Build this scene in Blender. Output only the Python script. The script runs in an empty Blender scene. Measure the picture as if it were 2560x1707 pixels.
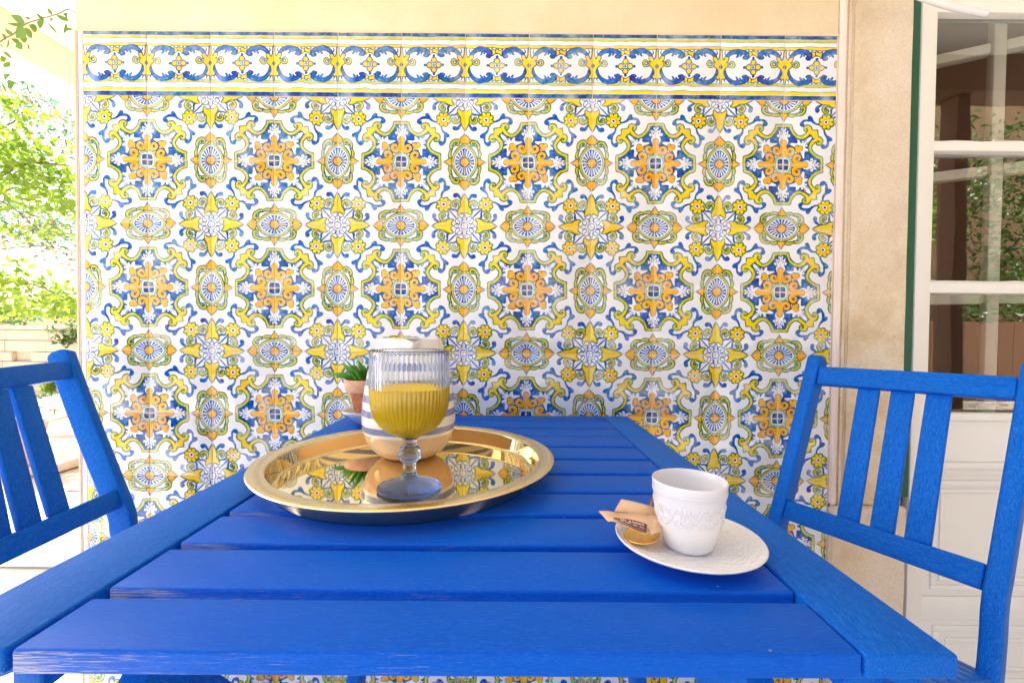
import bpy, bmesh, math, random
import numpy as np
from mathutils import Vector, Matrix, noise

random.seed(7)
sc = bpy.context.scene
COL = sc.collection
R = math.radians
ZT = 0.74                       # height of the table top; all depths are metres from the camera's foot point

# ================================================================ camera
cam_d = bpy.data.cameras.new('camera'); cam = bpy.data.objects.new('camera', cam_d); COL.objects.link(cam)
pitch, roll, yaw = R(1.2), R(.485), R(-.102)
ydir = Vector((math.sin(yaw), math.cos(yaw), 0)); rgt0 = Vector((math.cos(yaw), -math.sin(yaw), 0)); zup = Vector((0, 0, 1))
fwd = ydir * math.cos(pitch) - zup * math.sin(pitch); up0 = ydir * math.sin(pitch) + zup * math.cos(pitch)
rgt = rgt0 * math.cos(roll) + up0 * math.sin(roll); up = up0 * math.cos(roll) - rgt0 * math.sin(roll)
M = Matrix((rgt, up, -fwd)).transposed().to_4x4(); M.translation = (0, 0, ZT + .1844)
cam.matrix_world = M
cam_d.sensor_width = 36; cam_d.lens = 1123.4 / 2560 * 36; cam_d.clip_start = .02; cam_d.clip_end = 400
sc.camera = cam

# ================================================================ sky, sun, exposure
SUN_EL, SUN_AZ = R(47), R(-62)          # azimuth from +Y, negative towards the garden on the left
world = bpy.data.worlds.new('World'); sc.world = world; world.use_nodes = True
wn = world.node_tree.nodes; wl = world.node_tree.links; wn.clear()
sky = wn.new('ShaderNodeTexSky'); sky.sky_type = 'NISHITA'; sky.sun_disc = False
sky.sun_elevation = SUN_EL; sky.sun_rotation = SUN_AZ; sky.air_density = 1.0; sky.dust_density = 4.0; sky.ozone_density = 1.0
bg = wn.new('ShaderNodeBackground'); bg.inputs['Strength'].default_value = .15
wo = wn.new('ShaderNodeOutputWorld'); wl.new(sky.outputs[0], bg.inputs[0]); wl.new(bg.outputs[0], wo.inputs[0])
sun_d = bpy.data.lights.new('sun', 'SUN'); sun_d.energy = 5.0; sun_d.angle = R(.5); sun_d.color = (1, .98, .95)
sun = bpy.data.objects.new('sun', sun_d); COL.objects.link(sun); sun.location = (-6, 4, 8)
sdir = Vector((math.sin(SUN_AZ) * math.cos(SUN_EL), math.cos(SUN_AZ) * math.cos(SUN_EL), math.sin(SUN_EL)))
sun.rotation_euler = sdir.to_track_quat('Z', 'Y').to_euler()
sc.view_settings.view_transform = 'Standard'; sc.view_settings.look = 'None'
sc.view_settings.gamma = 1; sc.view_settings.use_curve_mapping = False
sc.view_settings.exposure = 1.74
sc.render.engine = 'CYCLES'
cy = sc.cycles; cy.max_bounces = 20; cy.diffuse_bounces = 10; cy.glossy_bounces = 6; cy.transmission_bounces = 14; cy.transparent_max_bounces = 16
cy.use_denoising = True; cy.sample_clamp_indirect = 6; cy.blur_glossy = .4

# ================================================================ material helpers
MATS = {}
class N:
    """Short-hand for wiring a material."""
    def __init__(s, name):
        s.m = bpy.data.materials.new(name); s.m.use_nodes = True
        s.t = s.m.node_tree; s.t.nodes.clear(); s.out = s.n('ShaderNodeOutputMaterial'); MATS[name] = s.m
    def n(s, kind, **kw):
        x = s.t.nodes.new(kind)
        for k, v in kw.items():
            if k.startswith('i_'):
                key = k[2:].replace('_', ' '); x.inputs[int(key) if key.isdigit() else key].default_value = v
            else: setattr(x, k, v)
        return x
    def l(s, a, b): s.t.links.new(a, b)
    def coord(s, which='Object', scale=(1, 1, 1), rot=(0, 0, 0)):
        c = s.n('ShaderNodeTexCoord'); m = s.n('ShaderNodeMapping'); m.inputs['Scale'].default_value = scale; m.inputs['Rotation'].default_value = rot
        s.l(c.outputs[which], m.inputs[0]); return m.outputs[0]
    def noise(s, vec, scale, detail=3, rough=.55, dist=0):
        x = s.n('ShaderNodeTexNoise'); x.inputs['Scale'].default_value = scale; x.inputs['Detail'].default_value = detail
        x.inputs['Roughness'].default_value = rough; x.inputs['Distortion'].default_value = dist; s.l(vec, x.inputs['Vector']); return x.outputs['Fac']
    def ramp(s, fac, stops, interp='LINEAR'):
        r = s.n('ShaderNodeValToRGB'); r.color_ramp.interpolation = interp
        e = r.color_ramp.elements
        while len(e) < len(stops): e.new(.5)
        for k, (p, c) in zip(e, stops):
            k.position = p; k.color = (*c, 1) if len(c) == 3 else c
        s.l(fac, r.inputs[0]); return r.outputs[0]
    def mix(s, fac, a, b, mode='MIX'):
        x = s.n('ShaderNodeMix', data_type='RGBA', blend_type=mode)
        for v, i in ((fac, 0), (a, 6), (b, 7)):
            if isinstance(v, (int, float)): x.inputs[i].default_value = v
            elif isinstance(v, tuple): x.inputs[i].default_value = (*v, 1) if len(v) == 3 else v
            else: s.l(v, x.inputs[i])
        return x.outputs[2]
    def math(s, op, a, b=0.0, clamp=False):
        x = s.n('ShaderNodeMath', operation=op); x.use_clamp = clamp
        for v, i in ((a, 0), (b, 1)):
            if isinstance(v, (int, float)): x.inputs[i].default_value = v
            else: s.l(v, x.inputs[i])
        return x.outputs[0]
    def bump(s, h, strength=.3, dist=.001):
        b = s.n('ShaderNodeBump'); b.inputs['Strength'].default_value = strength; b.inputs['Distance'].default_value = dist
        s.l(h, b.inputs['Height']); return b.outputs[0]
    def pbr(s, color=(.8, .8, .8), rough=.5, metal=0, spec=.5, normal=None, coat=0, coat_rough=.05, trans=0, ior=1.5, sss=0, **extra):
        p = s.n('ShaderNodeBsdfPrincipled')
        def put(k, v):
            if isinstance(v, tuple): p.inputs[k].default_value = (*v, 1) if len(v) == 3 else v
            elif isinstance(v, (int, float)): p.inputs[k].default_value = v
            elif v is not None: s.l(v, p.inputs[k])
        put('Base Color', color); put('Roughness', rough); put('Metallic', metal); put('Specular IOR Level', spec); put('IOR', ior)
        put('Coat Weight', coat); put('Coat Roughness', coat_rough); put('Transmission Weight', trans); put('Normal', normal)
        for k, v in extra.items(): put(k.replace('_', ' '), v)
        s.l(p.outputs[0], s.out.inputs['Surface']); s.p = p; return s.m

def rnd_obj(a):                          # a random value per object, for small differences between alike pieces
    return a.n('ShaderNodeObjectInfo').outputs['Random']

def blue_paint(name, base, dark, wear_glare=0.0, grain=1.0, rough=.42):
    a = N(name); v = a.coord('Object', (5.0, 60, 60))
    g = a.noise(v, 14, 5, .65, .4); g2 = a.noise(a.coord('Object', (17, 95, 95)), 12, 3, .6)
    big = a.noise(a.coord('Object', (1, 1, 1)), 9, 2)
    c = a.ramp(g, [(.25, dark), (.62, base)])
    c = a.mix(a.math('MULTIPLY', a.ramp(g2, [(.52, (0, 0, 0)), (.66, (1, 1, 1))]), .42 * grain), c, (.06, .24, .72))
    c = a.mix(a.math('MULTIPLY', big, .18), c, tuple(x * .7 for x in base))
    vo = a.n('ShaderNodeTexVoronoi'); vo.inputs['Scale'].default_value = 46; a.l(a.coord('Object', (1, 1, 1)), vo.inputs['Vector'])
    sc1 = a.n('ShaderNodeSeparateColor'); a.l(vo.outputs['Color'], sc1.inputs[0])
    sp = a.math('MULTIPLY', a.math('LESS_THAN', vo.outputs['Distance'], a.math('MULTIPLY', sc1.outputs[1], .042)), a.math('GREATER_THAN', sc1.outputs[0], .80))
    c = a.mix(a.math('MULTIPLY', sp, .45), c, (.40, .55, .85))          # stray dust and paint specks
    if wear_glare:
        # rubbed grey wood and painted left-side glare, pale streaks on upright faces, thicker leftwards
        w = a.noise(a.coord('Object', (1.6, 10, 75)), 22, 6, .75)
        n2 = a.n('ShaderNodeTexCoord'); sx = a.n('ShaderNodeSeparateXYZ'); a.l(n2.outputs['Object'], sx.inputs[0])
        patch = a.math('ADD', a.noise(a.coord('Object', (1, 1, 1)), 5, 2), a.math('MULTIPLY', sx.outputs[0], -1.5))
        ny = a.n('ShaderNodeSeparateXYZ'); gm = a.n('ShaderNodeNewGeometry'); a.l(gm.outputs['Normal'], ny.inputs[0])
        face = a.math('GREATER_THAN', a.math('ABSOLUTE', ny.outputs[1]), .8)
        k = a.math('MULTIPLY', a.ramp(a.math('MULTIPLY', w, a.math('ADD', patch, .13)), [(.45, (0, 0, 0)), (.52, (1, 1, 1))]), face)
        c = a.mix(a.math('MULTIPLY', k, wear_glare), c, (.40, .43, .52))
    h = a.math('ADD', g, a.math('MULTIPLY', g2, .6))
    a.pbr(c, rough, spec=.08, coat=.05 if wear_glare else 0, coat_rough=.22, normal=a.bump(h, .28 * grain, .0009)); return a.m
M_BLUE = blue_paint('blue_table_paint', (.001, .112, .66), (.001, .080, .54), wear_glare=.9, grain=.5, rough=.42)
M_RAIL = blue_paint('blue_rail_paint', (.002, .135, .64), (.001, .080, .44), grain=1.1, rough=.44)
M_CHAIR = blue_paint('blue_chair_paint', (.002, .145, .66), (.001, .070, .40), grain=1.35, rough=.40)

def plaster(name, col, col2, sc_=3.0, bump=.4, rough=.85, fine=160):
    a = N(name); v = a.coord('Object'); n1 = a.noise(v, sc_, 5, .6); n2 = a.noise(v, fine, 4, .7)
    c = a.mix(a.ramp(n1, [(.35, (0, 0, 0)), (.7, (1, 1, 1))]), col, col2)
    c = a.mix(a.math('MULTIPLY', n2, .35), c, tuple(x * .72 for x in col))
    a.pbr(c, rough, spec=.25, normal=a.bump(a.math('ADD', n2, n1), bump, .002)); return a.m
M_PLASTER = plaster('ochre_plaster', (.80, .65, .42), (.86, .75, .56), 6, .7)
M_PLASTERB = plaster('brown_house_plaster', (.24, .15, .08), (.32, .22, .12), 2, .2)
M_CREAM = plaster('cream_beam_plaster', (.84, .71, .48), (.86, .75, .53), 2, .2)
M_WHITE = plaster('white_ceiling_paint', (.85, .84, .80), (.88, .87, .84), 3, .15)
M_GROUT = plaster('tile_grout', (.82, .70, .60), (.74, .55, .40), 30, .3)
M_STEP = plaster('whitewashed_step', (.86, .85, .82), (.80, .79, .77), 5, .3)

a = N('porch_stone'); v = a.coord('Object')
n1 = a.noise(v, 7, 6, .65, .3); n2 = a.noise(v, 300, 4, .75); n3 = a.noise(a.coord('Object', (1, 1, .35)), 3.2, 3, .5)
c = a.ramp(n1, [(.32, (.56, .42, .25)), (.48, (.72, .60, .42)), (.62, (.82, .74, .61))])
c = a.mix(a.ramp(n3, [(.42, (0, 0, 0)), (.66, (.8, .8, .8))]), c, (.74, .66, .56))
c = a.mix(a.ramp(n2, [(.44, (0, 0, 0)), (.74, (.38, .38, .38))]), c, (.40, .25, .11))
vo = a.n('ShaderNodeTexVoronoi'); vo.inputs['Scale'].default_value = 260; a.l(v, vo.inputs['Vector'])
a.pbr(c, .85, spec=.2, normal=a.bump(a.math('ADD', n2, a.math('MULTIPLY', vo.outputs['Distance'], .8)), .35, .002)); M_STONE = a.m

a = N('stone_arris'); v = a.coord('Object'); n1 = a.noise(v, 9, 4)
a.pbr(a.ramp(n1, [(.3, (.80, .68, .62)), (.7, (.86, .78, .73))]), .8, spec=.2, normal=a.bump(a.noise(v, 150, 3), .25, .001)); M_ARRIS = a.m

def paint(name, col, rough=.4, n_amp=.12, bump=.12, sc_=40):
    a = N(name); v = a.coord('Object'); n1 = a.noise(v, sc_, 4, .6); n0 = a.noise(v, 4, 3)
    c = a.mix(a.math('MULTIPLY', n0, n_amp * 2), col, tuple(x * .8 for x in col))
    a.pbr(c, rough, spec=.45, normal=a.bump(n1, bump, .001)); return a.m
M_DOOR = paint('old_white_door_paint', (.86, .86, .83), .38, .04, .25)
M_DOORIN = paint('inner_casement_paint', (.86, .85, .80), .45, .12, .2)
M_GREEN = paint('dark_green_frame_paint', (.012, .115, .068), .4, .2, .5, 60)
M_CABLE = paint('white_plastic', (.82, .83, .86), .35, .05, .02)
M_DARK = paint('dark_gap', (.02, .025, .02), .8)
M_ROOM = paint('brown_room_wall', (.16, .095, .055), .8, .3)
M_TIMBER = paint('brown_timber', (.20, .10, .05), .7, .3)
M_IRON = paint('dark_blue_hinge', (.01, .05, .20), .4)

# ---- garden
def leafmat(name, c1, c2, trans=.5):
    a = N(name); r = rnd_obj(a); g = a.n('ShaderNodeNewGeometry'); q = g.outputs['Random Per Island']
    c = a.mix(q, c1, c2)
    d = a.n('ShaderNodeBsdfDiffuse'); t = a.n('ShaderNodeBsdfTranslucent'); gl = a.n('ShaderNodeBsdfGlossy'); gl.inputs['Roughness'].default_value = .35
    a.l(c, d.inputs[0]); a.l(a.mix(.5, c, tuple(min(1, x * 1.6) for x in c2)), t.inputs[0])
    m = a.n('ShaderNodeMixShader'); m.inputs[0].default_value = trans; a.l(d.outputs[0], m.inputs[1]); a.l(t.outputs[0], m.inputs[2])
    m2 = a.n('ShaderNodeMixShader'); m2.inputs[0].default_value = .05; a.l(m.outputs[0], m2.inputs[1]); a.l(gl.outputs[0], m2.inputs[2])
    a.l(m2.outputs[0], a.out.inputs[0]); return a.m
M_LEAF = leafmat('lime_leaf', (.09, .20, .015), (.26, .36, .03), .55)
M_LEAF2 = leafmat('blue_green_leaf', (.06, .16, .08), (.14, .24, .12), .5)
M_LEAF3 = leafmat('deep_green_leaf', (.030, .085, .018), (.10, .17, .025), .4)
M_VINE = leafmat('vine_leaf', (.07, .17, .018), (.13, .24, .03), .4)
M_FLOW = leafmat('orange_blossom', (.55, .22, .10), (.60, .32, .18), .4)
M_WFLOW = leafmat('white_blossom', (.75, .75, .74), (.8, .8, .8), .3)
a = N('bark'); v = a.coord('Object', (6, 6, 1)); n1 = a.noise(v, 8, 5)
a.pbr(a.ramp(n1, [(.3, (.10, .07, .045)), (.7, (.26, .20, .14))]), .9, spec=.1, normal=a.bump(n1, .6, .01)); M_BARK = a.m
a = N('twig'); a.pbr((.22, .20, .05), .6); M_TWIG = a.m
a = N('sandstone'); v = a.coord('Object'); n1 = a.noise(v, 2.5, 6, .6); n2 = a.noise(v, 30, 4)
a.pbr(a.mix(a.math('MULTIPLY', n2, .6), a.ramp(n1, [(.3, (.68, .57, .45)), (.7, (.80, .71, .60))]), (.60, .48, .36)), .9, spec=.15, normal=a.bump(n2, .4, .006)); M_SAND = a.m
a = N('garden_earth'); v = a.coord('Object'); n1 = a.noise(v, 3, 6); a.pbr(a.ramp(n1, [(.3, (.46, .38, .28)), (.7, (.62, .54, .43))]), .95, spec=.1); M_EARTH = a.m
a = N('terrace_floor'); v = a.coord('Object'); n1 = a.noise(v, 2, 4); n2 = a.noise(v, 90, 3)
a.pbr(a.mix(a.math('MULTIPLY', n2, .3), a.ramp(n1, [(.3, (.70, .66, .60)), (.7, (.76, .73, .68))]), (.52, .44, .36)), .55, spec=.35); M_FLOOR = a.m
a = N('terracotta'); v = a.coord('Object'); n1 = a.noise(v, 26, 5, .65); n2 = a.noise(v, 60, 4)
c = a.ramp(n1, [(.32, (.16, .10, .075)), (.44, (.50, .17, .085)), (.66, (.62, .27, .15))])
a.pbr(c, .85, spec=.15, normal=a.bump(n2, .5, .002)); M_TERRA = a.m
a = N('terracotta_rim'); v = a.coord('Object'); n1 = a.noise(v, 40, 5, .65)
a.pbr(a.ramp(n1, [(.34, (.55, .30, .19)), (.6, (.68, .44, .32))]), .85, spec=.15, normal=a.bump(n1, .4, .002)); M_TERRA2 = a.m
a = N('soil'); a.pbr((.09, .055, .035), .95, spec=.1); M_SOIL = a.m
a = N('succulent'); v = a.coord('Object'); n1 = a.noise(v, 60, 2)
a.pbr(a.ramp(n1, [(.3, (.035, .20, .015)), (.7, (.12, .38, .04))]), .3, spec=.5, Subsurface_Weight=.1, Subsurface_Scale=.004); M_SUCC = a.m

# ---- table ware
a = N('glazed_white'); v = a.coord('Object'); a.pbr((.80, .81, .84), .16, spec=.5, normal=a.bump(a.noise(v, 25, 2), .05, .001), coat=.3); M_GLAZE = a.m
a = N('porcelain'); v = a.coord('Object'); a.pbr((.78, .78, .80), .24, spec=.5, Subsurface_Weight=.06, Subsurface_Scale=.003); M_PORC = a.m
a = N('saucer_porcelain'); v = a.coord('Object')
tc = a.n('ShaderNodeTexCoord'); sx = a.n('ShaderNodeSeparateXYZ'); a.l(tc.outputs['Object'], sx.inputs[0])
ang = a.math('ARCTAN2', sx.outputs[1], sx.outputs[0]); vl = a.n('ShaderNodeVectorMath', operation='LENGTH'); a.l(tc.outputs['Object'], vl.inputs[0])
cb = a.n('ShaderNodeCombineXYZ'); a.l(a.math('MULTIPLY', ang, 1.0), cb.inputs[0]); a.l(a.math('MULTIPLY', vl.outputs['Value'], 42), cb.inputs[1])
wv = a.noise(cb.outputs[0], 7.5, 1.5, .5, .7)
a.pbr((.86, .86, .87), .25, spec=.5, normal=a.bump(wv, .45, .004)); M_SAUC = a.m
def gold(name, col, rough, an=0):
    a = N(name); v = a.coord('Object'); n1 = a.noise(v, 14, 3); a.pbr(col, a.math('ADD', a.math('MULTIPLY', n1, .04), rough), metal=1); return a.m
M_GOLD = gold('polished_brass', (.93, .76, .43), .015)
M_GOLDR = gold('satin_brass_rim', (.95, .76, .44), .2)
M_GOLDU = gold('satin_brass_underside', (.62, .52, .36), .32)
M_SPOON = gold('gold_spoon', (.95, .56, .14), .2)
a = N('blue_tinted_glass')
gls = a.n('ShaderNodeBsdfGlass'); gls.inputs['Color'].default_value = (.985, .99, 1, 1); gls.inputs['Roughness'].default_value = 0; gls.inputs['IOR'].default_value = 1.38
a.l(gls.outputs[0], a.out.inputs[0])
ab = a.n('ShaderNodeVolumeAbsorption'); ab.inputs['Color'].default_value = (.30, .50, .84, 1); ab.inputs['Density'].default_value = 52; a.l(ab.outputs[0], a.out.inputs['Volume']); M_GLASS = a.m
a = N('cloudy_yellow_juice')
d = a.n('ShaderNodeBsdfTranslucent'); d.inputs[0].default_value = (1, .70, .006, 1); d2 = a.n('ShaderNodeBsdfDiffuse'); d2.inputs[0].default_value = (1, .70, .006, 1)
rf = a.n('ShaderNodeBsdfRefraction'); rf.inputs['Color'].default_value = (1, .86, .10, 1); rf.inputs['IOR'].default_value = 1.05; rf.inputs['Roughness'].default_value = .45
m1 = a.n('ShaderNodeMixShader'); m1.inputs[0].default_value = .15; a.l(d2.outputs[0], m1.inputs[1]); a.l(d.outputs[0], m1.inputs[2])
m2 = a.n('ShaderNodeMixShader'); m2.inputs[0].default_value = .06; a.l(m1.outputs[0], m2.inputs[1]); a.l(rf.outputs[0], m2.inputs[2])
gg = a.n('ShaderNodeBsdfGlossy'); gg.inputs['Roughness'].default_value = .08
m3 = a.n('ShaderNodeMixShader'); m3.inputs[0].default_value = .03; a.l(m2.outputs[0], m3.inputs[1]); a.l(gg.outputs[0], m3.inputs[2]); a.l(m3.outputs[0], a.out.inputs[0]); M_JUICE = a.m
# jug: cream foot, white body with woven blue bands
a = N('banded_jug_glaze'); tc = a.n('ShaderNodeTexCoord'); sx = a.n('ShaderNodeSeparateXYZ'); a.l(tc.outputs['Object'], sx.inputs[0])
wob = a.noise(a.coord('Object'), 30, 2); z = a.math('ADD', sx.outputs[2], a.math('MULTIPLY', wob, .0016))
wea = a.noise(a.coord('Object', (1, 1, 1)), 900, 2, .8)
weave = a.ramp(wea, [(.35, (.09, .12, .38)), (.7, (.30, .36, .62))])
col = (.80, .79, .78)
def band(c, z0, z1, what):
    k = a.math('MULTIPLY', a.math('GREATER_THAN', z, z0), a.math('LESS_THAN', z, z1)); return a.mix(k, c, what)
c = a.mix(a.math('LESS_THAN', z, .037), (.82, .81, .79), (.74, .53, .36))
for z0, z1 in ((.0415, .0500), (.0625, .0715), (.0815, .0915), (.104, .113), (.124, .133)): c = band(c, z0, z1, weave)
a.pbr(c, .14, spec=.5, coat=.4, coat_rough=.04, normal=a.bump(a.noise(a.coord('Object'), 12, 2), .08, .002)); M_JUG = a.m
a = N('kraft_paper'); v = a.coord('Object'); n1 = a.noise(v, 60, 3); n2 = a.noise(v, 900, 2)
a.pbr(a.mix(a.math('MULTIPLY', n2, .35), a.ramp(n1, [(.3, (.78, .50, .29)), (.7, (.86, .64, .44))]), (.56, .30, .14)), .6, spec=.35, normal=a.bump(n1, .3, .002), Subsurface_Weight=.0); M_KRAFT = a.m
a = N('brown_print'); a.pbr((.22, .085, .06), .55, spec=.3); M_PRINT = a.m
a = N('pale_print'); a.pbr((.78, .66, .58), .6); M_PALE = a.m
a = N('dark_tile'); a.pbr((.09, .07, .11), .4); M_DKTILE = a.m
# window glass: a clear pane with a strong reflection of the garden
a = N('window_glass'); fr = a.n('ShaderNodeLayerWeight'); fr.inputs['Blend'].default_value = .5
gl = a.n('ShaderNodeBsdfGlossy'); gl.inputs['Roughness'].default_value = .0
nb = a.bump(a.noise(a.coord('Object'), 6, 1), .04, .01); a.l(nb, gl.inputs['Normal'])
tr = a.n('ShaderNodeBsdfTransparent'); tr.inputs[0].default_value = (.95, .96, .94, 1)
mx = a.n('ShaderNodeMixShader'); a.l(a.math('ADD', .17, a.math('MULTIPLY', a.math('POWER', fr.outputs['Facing'], 3.0), .8), True), mx.inputs[0]); a.l(tr.outputs[0], mx.inputs[1]); a.l(gl.outputs[0], mx.inputs[2]); a.l(mx.outputs[0], a.out.inputs[0]); M_PANE = a.m

# ---------------------------------------------------------------- painted glaze of the wall tiles (flat print, drawn by code)
class Paint:
    """A small vector painter: shapes are signed distances, each with a brushed fill and a darker brushed outline."""
    def __init__(s, n, bg):
        s.n = n; s.img = np.ones((n, n, 3)) * np.array(bg)
        a = (np.arange(n) + .5) / n
        s.U, s.W = np.meshgrid(a, a)                      # U right, W up
        s.px = 1.0 / n
    def _box(s, x0, x1, y0, y1):
        n = s.n
        i0 = max(0, int(np.floor(x0 * n))); i1 = min(n, int(np.ceil(x1 * n)) + 1)
        j0 = max(0, int(np.floor(y0 * n))); j1 = min(n, int(np.ceil(y1 * n)) + 1)
        return (slice(j0, j1), slice(i0, i1)) if i1 > i0 and j1 > j0 else None
    def _put(s, sl, d, fill, line, lw):
        aa = s.px * 1.1
        reg = s.img[sl]
        if fill is not None:
            a = np.clip(.5 - d / aa, 0, 1)[..., None]
            pool = np.clip(1 + d / .05, 0, 1)[..., None]                      # pigment gathers near the edge of the stroke
            f = np.array(fill); c = f + (1 - f) * .05 * (1 - pool)
            reg[:] = reg * (1 - a) + c * a
        if line is not None:
            a = np.clip(.5 - (np.abs(d) - lw) / aa, 0, 1)[..., None] * .9
            reg[:] = reg * (1 - a) + np.array(line) * a
    def poly(s, pts, fill, line=None, lw=.005, sm=True):
        p = smooth(pts, True) if sm else np.array(pts, float)
        m = .02
        sl = s._box(p[:, 0].min() - m, p[:, 0].max() + m, p[:, 1].min() - m, p[:, 1].max() + m)
        if sl is None: return
        X, Y = s.U[sl], s.W[sl]; q = np.roll(p, -1, 0)
        d = np.full(X.shape, 9.); ins = np.zeros(X.shape, bool)
        for (ax, ay), (bx, by) in zip(p, q):
            ex, ey = bx - ax, by - ay; L = ex * ex + ey * ey + 1e-12
            t = np.clip(((X - ax) * ex + (Y - ay) * ey) / L, 0, 1)
            d = np.minimum(d, np.hypot(X - ax - t * ex, Y - ay - t * ey))
            if ay != by:
                ins ^= ((Y < ay) != (Y < by)) & (X < ax + (Y - ay) * ex / (by - ay))
        s._put(sl, np.where(ins, -d, d), fill, line, lw)
    def stroke(s, pts, w, fill, line=None, lw=.005, sm=True, n=10):
        pts = np.array(pts, float); w = np.ones(len(pts)) * np.array(w, float)
        p = np.concatenate([pts, w[:, None]], 1)
        if sm and len(p) > 2: p = smooth(p, False, n)
        m = .02 + w.max()
        sl = s._box(p[:, 0].min() - m, p[:, 0].max() + m, p[:, 1].min() - m, p[:, 1].max() + m)
        if sl is None: return
        X, Y = s.U[sl], s.W[sl]; d = np.full(X.shape, 9.)
        for a, b in zip(p[:-1], p[1:]):
            ex, ey = b[0] - a[0], b[1] - a[1]; L = ex * ex + ey * ey + 1e-12
            t = np.clip(((X - a[0]) * ex + (Y - a[1]) * ey) / L, 0, 1)
            d = np.minimum(d, np.hypot(X - a[0] - t * ex, Y - a[1] - t * ey) - (a[2] + t * (b[2] - a[2])))
        s._put(sl, d, fill, line, lw)
    def disc(s, x, y, r, fill, line=None, lw=.005, ry=None):
        ry = ry or r; m = max(r, ry) + .03
        sl = s._box(x - m, x + m, y - m, y + m)
        if sl is None: return
        X, Y = s.U[sl] - x, s.W[sl] - y
        k = np.hypot(X / r, Y / ry); g = np.hypot(X / r ** 2, Y / ry ** 2) + 1e-9
        s._put(sl, k * (k - 1) / g, fill, line, lw)
def smooth(p, closed, n=8):
    """Catmull-Rom through the points."""
    p = np.array(p, float)
    q = np.concatenate([p[-1:], p, p[:2]]) if closed else np.concatenate([2 * p[:1] - p[1:2], p, 2 * p[-1:] - p[-2:-1]])
    out = []
    for i in range(1, len(q) - 2):
        a, b, c, d = q[i - 1], q[i], q[i + 1], q[i + 2]
        for t in np.linspace(0, 1, n, endpoint=False):
            out.append(.5 * (2 * b + (c - a) * t + (2 * a - 5 * b + 4 * c - d) * t * t + (3 * b - a - 3 * c + d) * t ** 3))
    if not closed: out.append(p[-1])
    return np.array(out)
def spiral(cx, cy, r0, a0, turns, r1=.25, n=14):
    """From radius r0 at angle a0 winding inward to r1*r0."""
    t = np.linspace(0, 1, n); r = r0 * (1 - (1 - r1) * t); a = a0 + turns * 2 * np.pi * t
    return [(cx + rr * np.cos(aa), cy + rr * np.sin(aa)) for rr, aa in zip(r, a)]

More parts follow.
